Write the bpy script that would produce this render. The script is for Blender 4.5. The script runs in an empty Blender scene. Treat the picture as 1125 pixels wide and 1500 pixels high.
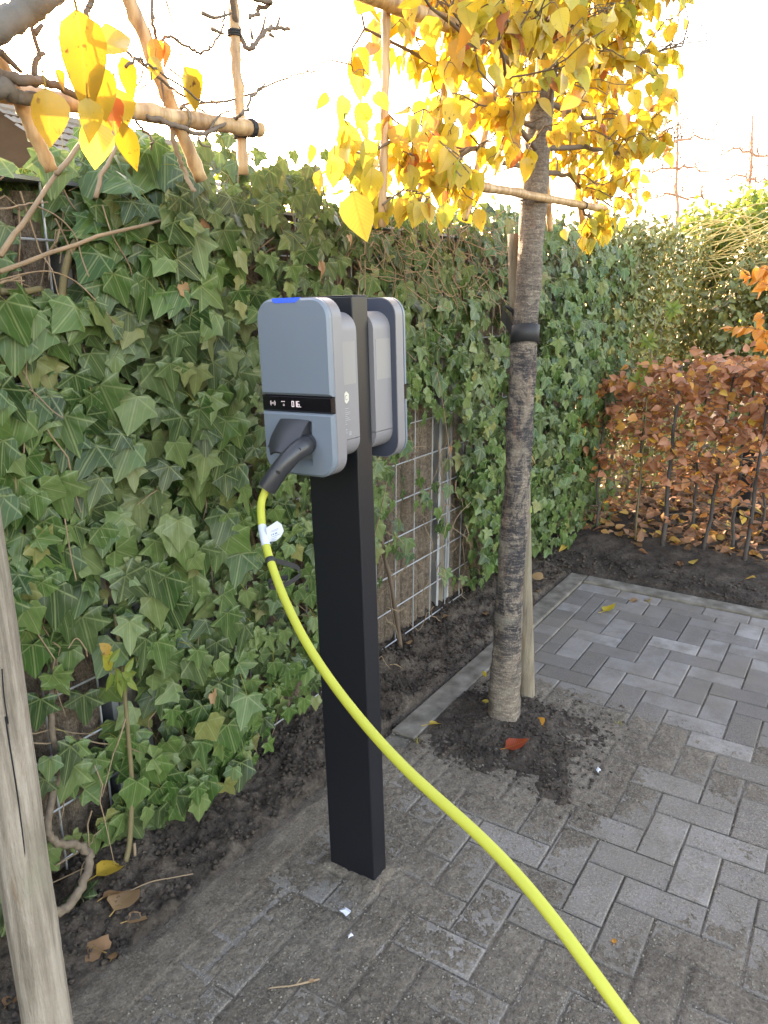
import bpy, bmesh, math
import numpy as np
from mathutils import Vector, Matrix, noise
from mathutils.geometry import tessellate_polygon

scene = bpy.context.scene
COL = scene.collection
rng = np.random.RandomState(7)

# ------------------------------------------------------------------ camera, sky, sun, exposure
# world frame: x runs along the fence (away), y runs towards the fence, z up; camera 1.5 m above the paving
CAM = Vector((0.0, 0.0, 1.5))
FPX, CX, CY = 1110.0, 562.5, 750.0
C_R = Vector((0.53847, -0.84264, 0.0))
C_D = Vector((-0.23072, -0.14744, -0.96179))
C_F = Vector((0.81044, 0.51789, -0.27381))
cd = bpy.data.cameras.new('camera')
cam = bpy.data.objects.new('camera', cd)
COL.objects.link(cam)
M = Matrix.Identity(4)
for r in range(3):
    M[r][0] = C_R[r]; M[r][1] = -C_D[r]; M[r][2] = -C_F[r]; M[r][3] = CAM[r]
cam.matrix_world = M
cd.sensor_fit = 'HORIZONTAL'; cd.sensor_width = 36.0; cd.lens = 36.0 * FPX / 1125.0
cd.clip_start = 0.02; cd.clip_end = 500.0
scene.camera = cam

SUN_EL = math.radians(13.5)
SUN_AZ = math.atan2(0.87, 0.50)          # direction to the sun, from +x towards +y
world = bpy.data.worlds.new('World'); scene.world = world; world.use_nodes = True
wn = world.node_tree.nodes; wl = world.node_tree.links
bg = wn['Background']
sky = wn.new('ShaderNodeTexSky'); sky.sky_type = 'NISHITA'; sky.sun_disc = False
sky.sun_elevation = SUN_EL; sky.sun_rotation = math.pi / 2 - SUN_AZ
sky.altitude = 10; sky.air_density = 1.0; sky.dust_density = 2.0; sky.ozone_density = 1.0
wl.new(sky.outputs[0], bg.inputs[0]); bg.inputs[1].default_value = 0.15
sd = bpy.data.lights.new('sun', 'SUN'); sd.energy = 2.2; sd.angle = math.radians(0.53); sd.color = (1.0, 0.88, 0.70)
sun = bpy.data.objects.new('sun', sd); COL.objects.link(sun)
sdir = Vector((math.cos(SUN_EL) * math.cos(SUN_AZ), math.cos(SUN_EL) * math.sin(SUN_AZ), math.sin(SUN_EL)))
sun.rotation_euler = sdir.to_track_quat('Z', 'Y').to_euler()
sun.location = (3, 4, 6)
scene.view_settings.view_transform = 'Standard'; scene.view_settings.look = 'None'
scene.view_settings.gamma = 1.0; scene.view_settings.use_curve_mapping = False
scene.view_settings.exposure = 3.6
scene.view_settings.use_white_balance = True
scene.view_settings.white_balance_temperature = 8700
scene.view_settings.white_balance_tint = 22
scene.render.film_transparent = False
scene.cycles.max_bounces = 8; scene.cycles.transparent_max_bounces = 8

# ------------------------------------------------------------------ helpers
def ray(u, v):
    return C_R * ((u - CX) / FPX) + C_D * ((v - CY) / FPX) + C_F
def at_b(u, v, b):
    d = ray(u, v); return CAM + d * (b / d.y)
def at_a(u, v, a):
    d = ray(u, v); return CAM + d * (a / d.x)
def at_z(u, v, z=0.0):
    d = ray(u, v); return CAM + d * ((z - CAM.z) / d.z)
def at_d(u, v, dep):
    return CAM + ray(u, v) * dep
NR, ND, NF = np.array(C_R), np.array(C_D), np.array(C_F)
def proj(P):
    P = np.asarray(P, float).reshape(-1, 3) - np.array(CAM)
    d = np.maximum(P @ NF, 1e-3)
    return CX + FPX * (P @ NR) / d, CY + FPX * (P @ ND) / d, P @ NF

def _hash(ix, iy, s):
    h = (ix * 374761393 + iy * 668265263 + s * 982451653) & 0xFFFFFFFF
    h = ((h ^ (h >> 13)) * 1274126177) & 0xFFFFFFFF
    return ((h ^ (h >> 16)) & 0xFFFFFF) / float(0xFFFFFF)
def vnoise(x, y, s=0):
    x = np.asarray(x, float); y = np.asarray(y, float)
    ix = np.floor(x).astype(np.int64); iy = np.floor(y).astype(np.int64)
    fx = x - ix; fy = y - iy
    fx = fx * fx * (3 - 2 * fx); fy = fy * fy * (3 - 2 * fy)
    a = _hash(ix, iy, s); b = _hash(ix + 1, iy, s); c = _hash(ix, iy + 1, s); d = _hash(ix + 1, iy + 1, s)
    return (a * (1 - fx) + b * fx) * (1 - fy) + (c * (1 - fx) + d * fx) * fy
def fbm(x, y, s=0, o=4):
    t = 0; a = 0.5; n = 0
    for k in range(o):
        t = t + a * vnoise(np.asarray(x) * 2 ** k, np.asarray(y) * 2 ** k, s + k * 17); n += a; a *= 0.5
    return t / n
def sstep(e0, e1, x):
    t = np.clip((np.asarray(x, float) - e0) / (e1 - e0), 0, 1); return t * t * (3 - 2 * t)

def link(o, parent=None):
    COL.objects.link(o)
    if parent is not None: o.parent = parent
    return o
def empty(name, loc=(0, 0, 0)):
    o = bpy.data.objects.new(name, None); o.location = loc; o.empty_display_size = 0.05
    return link(o)
def tag(o, label=None, cat=None, group=None, kind=None):
    if label: o['label'] = label
    if cat: o['category'] = cat
    if group: o['group'] = group
    if kind: o['kind'] = kind
    return o
def base_of(parent):
    t = np.zeros(3)
    while parent is not None:
        t = t + np.array(parent.matrix_basis.translation); parent = parent.parent
    return t

class MB:
    """collects shapes in world space; build() links them as one mesh object"""
    def __init__(s):
        s.v = []; s.f = []; s.t = []; s.cur = 0.0
    def add(s, vs, fs):
        k = len(s.v); s.v += [tuple(p) for p in vs]
        s.f += [tuple(i + k for i in q) for q in fs]; s.t += [s.cur] * len(fs)
    def tube(s, path, rad, n=8, cap=True):
        P = [Vector(p) for p in path]
        if not hasattr(rad, '__len__'): rad = [rad] * len(P)
        if len(P) < 2: return
        T = []
        for i in range(len(P)):
            t = P[min(i + 1, len(P) - 1)] - P[max(i - 1, 0)]
            T.append(t.normalized() if t.length > 1e-9 else Vector((0, 0, 1)))
        u = T[0].orthogonal().normalized()
        vs = []
        for i in range(len(P)):
            u = (u - T[i] * u.dot(T[i]))
            u = u.normalized() if u.length > 1e-6 else T[i].orthogonal().normalized()
            w = T[i].cross(u)
            for k in range(n):
                a = 2 * math.pi * k / n
                vs.append(P[i] + (u * math.cos(a) + w * math.sin(a)) * rad[i])
        fs = []
        for i in range(len(P) - 1):
            for k in range(n):
                fs.append((i * n + k, i * n + (k + 1) % n, (i + 1) * n + (k + 1) % n, (i + 1) * n + k))
        if cap:
            fs.append(tuple(reversed(range(n)))); fs.append(tuple(range((len(P) - 1) * n, len(P) * n)))
        s.add(vs, fs)
    def box(s, lo, hi, bev=0.0, mat=None):
        bm = bmesh.new(); bmesh.ops.create_cube(bm, size=1.0)
        for v in bm.verts:
            v.co = Vector([(lo[i] + hi[i]) / 2 + v.co[i] * (hi[i] - lo[i]) for i in range(3)])
        if bev: bmesh.ops.bevel(bm, geom=bm.edges[:], offset=bev, segments=2, affect='EDGES', profile=0.5)
        bm.verts.index_update()
        vs = [v.co.copy() for v in bm.verts]
        if mat is not None: vs = [mat @ v for v in vs]
        s.add(vs, [[v.index for v in f.verts] for f in bm.faces]); bm.free()
    def build(s, name, mat, parent=None, smooth=False):
        me = bpy.data.meshes.new(name)
        off = base_of(parent)
        vs = np.array(s.v, float) - off if len(s.v) else np.zeros((0, 3))
        me.from_pydata(vs.tolist(), [], s.f); me.materials.append(mat)
        if any(s.t):
            at = me.attributes.new('tint', 'FLOAT', 'FACE'); at.data.foreach_set('value', np.array(s.t, dtype=np.float32))
        if smooth: me.polygons.foreach_set('use_smooth', [True] * len(me.polygons))
        me.update()
        return link(bpy.data.objects.new(name, me), parent)

def tri_mesh(name, V, F, UV=None, tint=None, mat=None, smooth=False):
    me = bpy.data.meshes.new(name)
    V = np.asarray(V, np.float32); F = np.asarray(F, np.int32); nf, k = F.shape
    me.vertices.add(len(V)); me.vertices.foreach_set('co', V.ravel())
    me.loops.add(nf * k); me.loops.foreach_set('vertex_index', F.ravel())
    me.polygons.add(nf); me.polygons.foreach_set('loop_start', np.arange(0, nf * k, k, dtype=np.int32))
    me.update(calc_edges=True)
    if UV is not None:
        ul = me.uv_layers.new(name='UVMap'); ul.data.foreach_set('uv', np.asarray(UV, np.float32)[F.ravel()].ravel())
    if tint is not None:
        at = me.attributes.new('tint', 'FLOAT', 'FACE'); at.data.foreach_set('value', np.asarray(tint, np.float32))
    if smooth: me.polygons.foreach_set('use_smooth', np.ones(nf, bool))
    if mat: me.materials.append(mat)
    me.validate(); me.update()
    return me

def grid_mesh(name, xs, ys, Z, mat, parent=None, smooth=True):
    nx, ny = len(xs), len(ys)
    X, Y = np.meshgrid(xs, ys, indexing='ij')
    V = np.stack([X, Y, Z], -1).reshape(-1, 3) - base_of(parent)
    i, j = np.meshgrid(np.arange(nx - 1), np.arange(ny - 1), indexing='ij')
    q = (i * ny + j).ravel()
    F = np.stack([q, q + ny, q + ny + 1, q + 1], -1)
    return link(bpy.data.objects.new(name, tri_mesh(name, V, F, mat=mat, smooth=smooth)), parent)

def wander(p0, p1, n=8, amp=0.02, r=None):
    r = r or rng
    p0 = Vector(p0); p1 = Vector(p1); L = (p1 - p0).length
    out = []
    o = Vector((0, 0, 0))
    for i in range(n + 1):
        t = i / n
        if 0 < i < n: o = o * 0.7 + Vector(r.normal(0, amp, 3))
        w = math.sin(math.pi * min(t * 1.2, 1.0)) if i < n else 0
        out.append(p0.lerp(p1, t) + o * w)
    return out

def bez(p, n=24):
    """Catmull-Rom through points"""
    P = [Vector(q) for q in p]; P = [P[0] * 2 - P[1]] + P + [P[-1] * 2 - P[-2]]
    out = []
    for i in range(1, len(P) - 2):
        for k in range(n):
            t = k / n; a, b, c, d = P[i - 1:i + 3]
            out.append(0.5 * (2 * b + (c - a) * t + (2 * a - 5 * b + 4 * c - d) * t * t + (3 * b - a - 3 * c + d) * t ** 3))
    out.append(P[-2]); return out

# ------------------------------------------------------------------ materials
class NT:
    def __init__(s, name):
        s.m = bpy.data.materials.new(name); s.m.use_nodes = True
        s.t = s.m.node_tree; s.n = s.t.nodes; s.l = s.t.links
        s.b = s.n['Principled BSDF']; s.out = s.n['Material Output']
    def new(s, ty, **kw):
        n = s.n.new(ty)
        for k, v in kw.items(): setattr(n, k, v)
        return n
    def put(s, sock, v):
        if v is None: return
        if isinstance(v, bpy.types.NodeSocket): s.l.new(v, sock)
        else: sock.default_value = (tuple(v) + (1.0,)) if (hasattr(v, '__len__') and len(v) == 3 and sock.type == 'RGBA') else v
    def math(s, op, a, b=None, c=None, clamp=False):
        n = s.new('ShaderNodeMath', operation=op); n.use_clamp = clamp
        s.put(n.inputs[0], a)
        if b is not None: s.put(n.inputs[1], b)
        if c is not None: s.put(n.inputs[2], c)
        return n.outputs[0]
    def mix(s, f, a, b, mode='MIX'):
        n = s.new('ShaderNodeMix', data_type='RGBA', blend_type=mode)
        s.put(n.inputs[0], f); s.put(n.inputs[6], a); s.put(n.inputs[7], b); return n.outputs[2]
    def coord(s, kind='Object'):
        return s.new('ShaderNodeTexCoord').outputs[kind]
    def pos(s):
        return s.new('ShaderNodeNewGeometry').outputs['Position']
    def map(s, v, scale=(1, 1, 1), loc=(0, 0, 0)):
        n = s.new('ShaderNodeMapping'); s.l.new(v, n.inputs[0]); n.inputs[1].default_value = loc; n.inputs[3].default_value = scale; return n.outputs[0]
    def noise(s, v, scale, detail=4, rough=0.55, dist=0.0, color=False):
        n = s.new('ShaderNodeTexNoise'); s.put(n.inputs['Vector'], v); n.inputs['Scale'].default_value = scale
        n.inputs['Detail'].default_value = detail; n.inputs['Roughness'].default_value = rough; n.inputs['Distortion'].default_value = dist
        return n.outputs[1 if color else 0]
    def voro(s, v, scale, feature='F1', out=0):
        n = s.new('ShaderNodeTexVoronoi', feature=feature); s.put(n.inputs['Vector'], v); n.inputs['Scale'].default_value = scale; return n.outputs[out]
    def ramp(s, f, stops, interp='LINEAR'):
        n = s.new('ShaderNodeValToRGB'); r = n.color_ramp; r.interpolation = interp
        while len(r.elements) < len(stops): r.elements.new(0.5)
        for e, (p, c) in zip(r.elements, stops):
            e.position = p; e.color = tuple(c) + (1.0,) if len(c) == 3 else c
        s.put(n.inputs[0], f); return n.outputs[0]
    def bump(s, h, strength=0.3, dist=0.01, norm=None):
        n = s.new('ShaderNodeBump'); s.put(n.inputs['Height'], h); n.inputs['Strength'].default_value = strength
        n.inputs['Distance'].default_value = dist
        if norm is not None: s.l.new(norm, n.inputs['Normal'])
        s.l.new(n.outputs[0], s.b.inputs['Normal']); return n.outputs[0]
    def base(s, c, rough=0.6, spec=0.5, metal=0.0):
        s.put(s.b.inputs['Base Color'], c); s.put(s.b.inputs['Roughness'], rough)
        s.b.inputs['Specular IOR Level'].default_value = spec; s.b.inputs['Metallic'].default_value = metal; return s
    def rnd(s):
        a = s.new('ShaderNodeAttribute', attribute_name='tint'); o = s.new('ShaderNodeObjectInfo')
        return s.math('FRACT', s.math('ADD', a.outputs['Fac'], o.outputs['Random']))

def simple(name, c, rough=0.6, spec=0.5, metal=0.0, var=0.12, scale=20.0, bump=0.0, bscale=200.0):
    t = NT(name); v = t.coord()
    n = t.noise(v, scale)
    lo = [x * (1 - var) for x in c]; hi = [min(1, x * (1 + var)) for x in c]
    t.base(t.mix(n, lo, hi), t.math('ADD', t.math('MULTIPLY', n, 0.12), rough - 0.06), spec, metal)
    if bump: t.bump(t.noise(v, bscale, 2), bump, 0.002)
    return t.m

def leaf_mat(name, stops, trans=0.35, rough=0.45, veins=None, spots=None, spec=0.4, tcol=1.6):
    t = NT(name)
    f = t.rnd(); col = t.ramp(f, stops)
    uv = t.new('ShaderNodeUVMap'); sep = t.new('ShaderNodeSeparateXYZ'); t.l.new(uv.outputs[0], sep.inputs[0])
    x = t.math('ABSOLUTE', sep.outputs[0]); y = sep.outputs[1]
    pn = t.pos()
    if veins == 'ivy':
        d = None
        for ang in (0, 58, 108):
            c, s_ = math.cos(math.radians(ang)), math.sin(math.radians(ang))
            q = t.math('ABSOLUTE', t.math('SUBTRACT', t.math('MULTIPLY', x, c), t.math('MULTIPLY', y, s_)))
            fwd = t.math('ADD', t.math('MULTIPLY', x, s_), t.math('MULTIPLY', y, c))
            q = t.math('ADD', q, t.math('MULTIPLY', t.math('LESS_THAN', fwd, 0.0), 1.0))
            d = q if d is None else t.math('MINIMUM', d, q)
        vf = t.math('SUBTRACT', 1.0, t.math('DIVIDE', d, 0.030), clamp=True)
        side = t.new('ShaderNodeTexWave'); side.inputs['Scale'].default_value = 2.2; side.inputs['Distortion'].default_value = 3.0
        t.l.new(uv.outputs[0], side.inputs['Vector'])
        vv = t.math('MAXIMUM', t.math('MULTIPLY', vf, 0.72), t.math('MULTIPLY', t.math('GREATER_THAN', side.outputs[1], 0.93), 0.22))
        col = t.mix(vv, col, (0.24, 0.29, 0.13))
        dust = t.ramp(t.noise(pn, 3.0, 3), [(0.45, (0, 0, 0)), (0.7, (1, 1, 1))])
        dust = t.math('MULTIPLY', dust, 0.26)
        col = t.mix(dust, col, (0.24, 0.24, 0.15))
        blot = t.noise(pn, 45, 3)
        col = t.mix(t.math('MULTIPLY', blot, 0.5), col, (0.02, 0.04, 0.015))
    else:
        q = t.math('SUBTRACT', 1.0, t.math('DIVIDE', x, 0.03), clamp=True)
        col = t.mix(t.math('MULTIPLY', q, 0.45), col, (0.35, 0.25, 0.06))
        w = t.noise(pn, 30, 3)
        col = t.mix(t.math('MULTIPLY', w, 0.5), col, t.mix(0.55, col, (0.30, 0.13, 0.02)))
        wv_ = t.new('ShaderNodeTexWave'); wv_.bands_direction = 'Y'; wv_.inputs['Scale'].default_value = 3.2; wv_.inputs['Distortion'].default_value = 1.5
        up_ = t.new('ShaderNodeCombineXYZ'); t.l.new(x, up_.inputs[0]); t.l.new(t.math('SUBTRACT', y, t.math('MULTIPLY', x, 0.9)), up_.inputs[1]); t.l.new(up_.outputs[0], wv_.inputs['Vector'])
        col = t.mix(t.math('MULTIPLY', t.math('GREATER_THAN', wv_.outputs[1], 0.9), 0.22), col, (0.30, 0.20, 0.06))
    if spots:
        sp = t.ramp(t.noise(pn, 90, 3, 0.6), [(0.62, (0, 0, 0)), (0.70, (1, 1, 1))])
        area = t.ramp(t.noise(pn, 14, 2), [(0.40, (0, 0, 0)), (0.58, (1, 1, 1))])
        col = t.mix(t.math('MULTIPLY', sp, area), col, spots)
    t.base(col, rough, spec)
    tr = t.new('ShaderNodeBsdfTranslucent')
    t.l.new(t.mix(1.0, col, (tcol, tcol, tcol * 0.8), 'MULTIPLY'), tr.inputs[0])
    mx = t.new('ShaderNodeMixShader'); mx.inputs[0].default_value = trans
    t.l.new(t.b.outputs[0], mx.inputs[1]); t.l.new(tr.outputs[0], mx.inputs[2]); t.l.new(mx.outputs[0], t.out.inputs[0])
    return t.m

MAT = {}
def make_soil(name, c1, c2, c3, bs=1.0):
    t = NT(name); p = t.pos()
    n1 = t.noise(p, 6, 6, 0.65); n2 = t.noise(p, 90, 5, 0.7); n3 = t.noise(p, 420, 3, 0.7)
    col = t.ramp(t.math('ADD', t.math('MULTIPLY', n1, 0.55), t.math('MULTIPLY', n2, 0.45)), [(0.36, c1), (0.5, c2), (0.66, c3)])
    col = t.mix(t.ramp(t.voro(p, 160), [(0.0, (1, 1, 1)), (0.18, (0, 0, 0))]), col, (0.22, 0.19, 0.15))
    t.base(col, 0.95, 0.15)
    h = t.math('ADD', n2, t.math('MULTIPLY', n3, 0.5))
    t.bump(h, 0.9 * bs, 0.012); return t.m
MAT['soil'] = make_soil('dark_soil', (0.03, 0.023, 0.019), (0.066, 0.052, 0.042), (0.135, 0.108, 0.087))
MAT['earth'] = make_soil('bed_earth', (0.038, 0.029, 0.023), (0.088, 0.069, 0.055), (0.18, 0.146, 0.117))
def make_sand():
    t = NT('gritty_sand'); p = t.pos()
    n1 = t.noise(p, 5, 5, 0.6); n2 = t.noise(p, 150, 5, 0.8); n3 = t.noise(p, 32, 5, 0.7)
    col = t.ramp(t.math('ADD', t.math('MULTIPLY', n1, 0.5), t.math('MULTIPLY', n3, 0.5)), [(0.34, (0.10, 0.08, 0.062)), (0.5, (0.178, 0.145, 0.114)), (0.66, (0.255, 0.212, 0.168))])
    g = t.ramp(n2, [(0.54, (0, 0, 0)), (0.64, (1, 1, 1))]); col = t.mix(t.math('MULTIPLY', g, 0.75), col, (0.33, 0.29, 0.245))
    d = t.ramp(n2, [(0.36, (1, 1, 1)), (0.46, (0, 0, 0))]); col = t.mix(t.math('MULTIPLY', d, 0.75), col, (0.05, 0.042, 0.036))
    t.base(col, 0.95, 0.15); t.bump(t.math('ADD', n2, n3), 1.0, 0.009); return t.m
MAT['sand'] = make_sand()
def make_paver():
    t = NT('concrete_paver'); p = t.pos()
    f = t.rnd()
    base = t.ramp(f, [(0.0, (0.105, 0.093, 0.088)), (0.35, (0.16, 0.145, 0.138)), (0.7, (0.21, 0.193, 0.185)), (1.0, (0.28, 0.26, 0.247))])
    n1 = t.noise(p, 9, 5, 0.6); n2 = t.noise(p, 300, 4, 0.7); n3 = t.noise(p, 2.2, 4, 0.6)
    col = t.mix(t.ramp(n1, [(0.42, (0, 0, 0)), (0.62, (1, 1, 1))]), base, t.mix(0.6, base, (0.10, 0.088, 0.076)))
    sx = t.new('ShaderNodeSeparateXYZ'); t.l.new(p, sx.inputs[0]); near = t.new('ShaderNodeMapRange'); t.l.new(sx.outputs[0], near.inputs[0])
    near.inputs[1].default_value = 2.2; near.inputs[2].default_value = 3.0; near.inputs[3].default_value = 1.0; near.inputs[4].default_value = 0.15
    n5 = t.noise(p, 28, 6, 0.75); dusty = t.ramp(t.math('ADD', t.math('MULTIPLY', n5, 0.6), t.math('MULTIPLY', n2, 0.4)), [(0.42, (0, 0, 0)), (0.58, (1, 1, 1))])
    sp1 = t.noise(p, 150, 5, 0.8)
    grain = t.ramp(sp1, [(0.36, (0.075, 0.062, 0.05)), (0.5, (0.165, 0.138, 0.112)), (0.64, (0.30, 0.26, 0.215))])
    col = t.mix(t.math('MULTIPLY', near.outputs[0], t.math('ADD', 0.30, t.math('MULTIPLY', dusty, 0.55))), col, grain)
    col = t.mix(t.math('MULTIPLY', t.ramp(n3, [(0.45, (0, 0, 0)), (0.6, (1, 1, 1))]), 0.5), col, (0.15, 0.128, 0.105))
    col = t.mix(t.math('MULTIPLY', t.ramp(n2, [(0.55, (0, 0, 0)), (0.75, (1, 1, 1))]), 0.35), col, (0.36, 0.35, 0.33))
    t.base(col, 0.9, 0.08); t.bump(t.math('ADD', t.math('MULTIPLY', n2, 0.5), n1), 0.45, 0.004); return t.m
MAT['paver'] = make_paver()
def make_kerb():
    t = NT('kerb_concrete'); p = t.pos(); n1 = t.noise(p, 12, 5, 0.6); n2 = t.noise(p, 350, 3, 0.7)
    col = t.ramp(n1, [(0.35, (0.10, 0.088, 0.072)), (0.55, (0.18, 0.16, 0.136)), (0.7, (0.255, 0.23, 0.20))])
    col = t.mix(t.math('MULTIPLY', n2, 0.3), col, (0.08, 0.07, 0.06))
    t.base(col, 0.95, 0.06); t.bump(n2, 0.4, 0.003); return t.m
MAT['kerb'] = make_kerb()
def make_coir():
    t = NT('coir_rope'); o = t.coord(); p = t.pos()
    n = t.noise(p, 60, 5, 0.7); n2 = t.noise(t.map(p, (260, 260, 120)), 1.0, 4, 0.75); n0 = t.noise(p, 4, 3)
    col = t.ramp(t.math('ADD', t.math('MULTIPLY', n, 0.5), t.math('MULTIPLY', n2, 0.5)), [(0.36, (0.07, 0.05, 0.038)), (0.5, (0.22, 0.165, 0.125)), (0.64, (0.40, 0.32, 0.25))])
    col = t.mix(t.math('MULTIPLY', n0, 0.4), col, (0.12, 0.11, 0.09))
    t.base(col, 0.95, 0.1); t.bump(t.math('ADD', n, n2), 1.0, 0.012); return t.m
MAT['coir'] = make_coir()
MAT['galv'] = simple('galvanised_steel', (0.42, 0.44, 0.46), 0.45, 0.5, 0.6, 0.2, 60)
MAT['steel_frame'] = simple('blue_grey_steel', (0.33, 0.34, 0.35), 0.55, 0.5, 0.2, 0.15, 25)
def make_wood(name, stops, sc=(40, 40, 2.5), knots=True):
    t = NT(name); o = t.coord('Generated'); p = t.pos()
    g = t.noise(t.map(p, sc), 1.0, 5, 0.65, 0.6); n = t.noise(p, 7, 4)
    f = t.math('ADD', t.math('MULTIPLY', g, 0.65), t.math('MULTIPLY', n, 0.35))
    col = t.ramp(f, stops)
    n2 = t.noise(t.map(p, (8, 8, 3)), 1.0, 3)
    fn = t.noise(t.map(p, (240, 240, 60)), 1.0, 4, 0.7); col = t.mix(t.math('MULTIPLY', fn, 0.45), col, (0.16, 0.135, 0.11))
    col = t.mix(t.math('MULTIPLY', t.ramp(n2, [(0.55, (0, 0, 0)), (0.72, (1, 1, 1))]), 0.35), col, (0.17, 0.17, 0.11))
    st = t.noise(t.map(p, (30, 30, 7), (3, 1, 7)), 1.0, 4, 0.6); col = t.mix(t.math('MULTIPLY', t.ramp(st, [(0.6, (0, 0, 0)), (0.68, (1, 1, 1))]), 0.6), col, (0.20, 0.12, 0.075))
    if knots:
        k = t.ramp(t.voro(t.map(p, (13, 13, 6)), 1.0), [(0.05, (1, 1, 1)), (0.14, (0, 0, 0))])
        col = t.mix(t.math('MULTIPLY', k, 0.7), col, (0.13, 0.065, 0.035))
    t.base(col, 0.85, 0.2); t.bump(t.math('ADD', g, fn), 0.8, 0.006); return t.m
MAT['stake'] = make_wood('weathered_stake_wood', [(0.36, (0.10, 0.082, 0.064)), (0.5, (0.245, 0.205, 0.165)), (0.62, (0.37, 0.32, 0.265))], (95, 95, 5))
MAT['stake2'] = make_wood('greenish_stake_wood', [(0.36, (0.085, 0.068, 0.05)), (0.5, (0.20, 0.165, 0.12)), (0.62, (0.30, 0.25, 0.185))], knots=False)
MAT['fence_post'] = make_wood('fence_post_wood', [(0.3, (0.10, 0.085, 0.065)), (0.5, (0.22, 0.19, 0.15)), (0.7, (0.33, 0.29, 0.24))], knots=False)
def make_bark():
    t = NT('cherry_like_bark'); p = t.pos()
    h = t.noise(t.map(p, (18, 18, 110)), 1.0, 6, 0.75, 1.2); n = t.noise(t.map(p, (15, 15, 9)), 1.0, 5, 0.7, 0.6); f = t.noise(p, 160, 4, 0.7)
    sep = t.new('ShaderNodeSeparateXYZ'); t.l.new(p, sep.inputs[0])
    dark = t.ramp(sep.outputs[2], [(0.1, (0, 0, 0)), (0.35, (1, 1, 1)), (1.0, (1, 1, 1))])
    dk = t.new('ShaderNodeMapRange'); t.l.new(sep.outputs[2], dk.inputs[0]); dk.inputs[1].default_value = 1.25; dk.inputs[2].default_value = 1.75; dk.inputs[3].default_value = 1.0; dk.inputs[4].default_value = 0.0
    c = t.ramp(t.math('ADD', t.math('MULTIPLY', h, 0.6), t.math('MULTIPLY', f, 0.4)), [(0.35, (0.085, 0.068, 0.058)), (0.5, (0.20, 0.16, 0.128)), (0.64, (0.38, 0.32, 0.25))])
    d = t.ramp(t.math('ADD', t.math('MULTIPLY', h, 0.7), t.math('MULTIPLY', f, 0.3)), [(0.36, (0.018, 0.018, 0.022)), (0.50, (0.05, 0.046, 0.05)), (0.60, (0.24, 0.19, 0.15))])
    fac = t.math('MULTIPLY', t.math('MULTIPLY', t.ramp(n, [(0.43, (0, 0, 0)), (0.51, (1, 1, 1))]), dk.outputs[0]), dark)
    col = t.mix(fac, c, d)
    rings = t.ramp(t.noise(t.map(p, (2.2, 2.2, 11)), 1.0, 3), [(0.60, (0, 0, 0)), (0.68, (1, 1, 1))])
    eye = t.ramp(t.voro(t.map(p, (16, 16, 24)), 1.0), [(0.16, (1, 1, 1)), (0.30, (0, 0, 0))])
    col = t.mix(t.math('MULTIPLY', eye, 0.55), col, t.mix(f, (0.13, 0.11, 0.085), (0.40, 0.35, 0.27)))
    col = t.mix(t.math('MULTIPLY', rings, 0.7), col, t.mix(f, (0.16, 0.14, 0.11), (0.40, 0.36, 0.29)))
    rust = t.ramp(t.noise(t.map(p, (24, 24, 5)), 1.0, 3), [(0.58, (0, 0, 0)), (0.7, (1, 1, 1))])
    col = t.mix(t.math('MULTIPLY', rust, 0.45), col, (0.20, 0.10, 0.06))
    t.base(col, 0.72, 0.3); t.bump(t.math('ADD', h, t.math('MULTIPLY', f, 0.6)), 1.0, 0.011); return t.m
MAT['bark'] = make_bark()
MAT['darkbark'] = simple('dark_beech_bark', (0.065, 0.056, 0.052), 0.8, 0.2, 0, 0.35, 40, 0.5)
MAT['twig'] = simple('brown_twig', (0.13, 0.095, 0.07), 0.7, 0.3, 0, 0.35, 30, 0.4)
MAT['vine'] = simple('dry_vine', (0.24, 0.17, 0.11), 0.8, 0.2, 0, 0.4, 22, 0.4)
MAT['root'] = simple('old_ivy_root', (0.15, 0.115, 0.085), 0.9, 0.2, 0, 0.6, 60, 1.0, 90)
MAT['greenbark'] = simple('olive_bark', (0.15, 0.12, 0.06), 0.7, 0.3, 0, 0.4, 30, 0.4)
MAT['graybark'] = simple('grey_bark', (0.12, 0.105, 0.09), 0.8, 0.2, 0, 0.35, 40, 0.5)
def make_cane():
    t = NT('bamboo_cane'); p = t.pos(); n = t.noise(t.map(p, (60, 60, 6)), 1.0, 4, 0.6)
    col = t.ramp(n, [(0.32, (0.24, 0.13, 0.065)), (0.52, (0.42, 0.26, 0.13)), (0.7, (0.55, 0.38, 0.21))])
    t.base(col, 0.45, 0.4); t.bump(n, 0.2, 0.002); return t.m
MAT['cane'] = make_cane()
MAT['black_rubber'] = simple('black_rubber', (0.016, 0.016, 0.018), 0.6, 0.4, 0, 0.3, 40)
MAT['post_black'] = simple('black_powder_coat', (0.0045, 0.0055, 0.009), 0.40, 0.5, 0, 0.15, 400, 0.08, 900)
MAT['cover'] = simple('slate_blue_cover', (0.125, 0.155, 0.192), 0.38, 0.5, 0, 0.02, 6, 0.04, 1500)
MAT['shell'] = simple('warm_grey_shell', (0.165, 0.16, 0.17), 0.45, 0.5, 0, 0.02, 6, 0.05, 1500)
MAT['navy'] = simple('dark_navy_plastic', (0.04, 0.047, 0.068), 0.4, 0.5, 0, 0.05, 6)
MAT['plug'] = simple('black_plug_plastic', (0.022, 0.023, 0.027), 0.38, 0.5, 0, 0.1, 80)
MAT['dark'] = simple('dark_recess', (0.008, 0.008, 0.01), 0.6, 0.3, 0, 0.1, 10)
MAT['gloss'] = simple('gloss_black_band', (0.006, 0.005, 0.007), 0.12, 0.5, 0, 0.05, 10)
MAT['grey_panel'] = simple('pale_grey_print', (0.215, 0.205, 0.20), 0.5, 0.4, 0, 0.02, 10)
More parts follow.
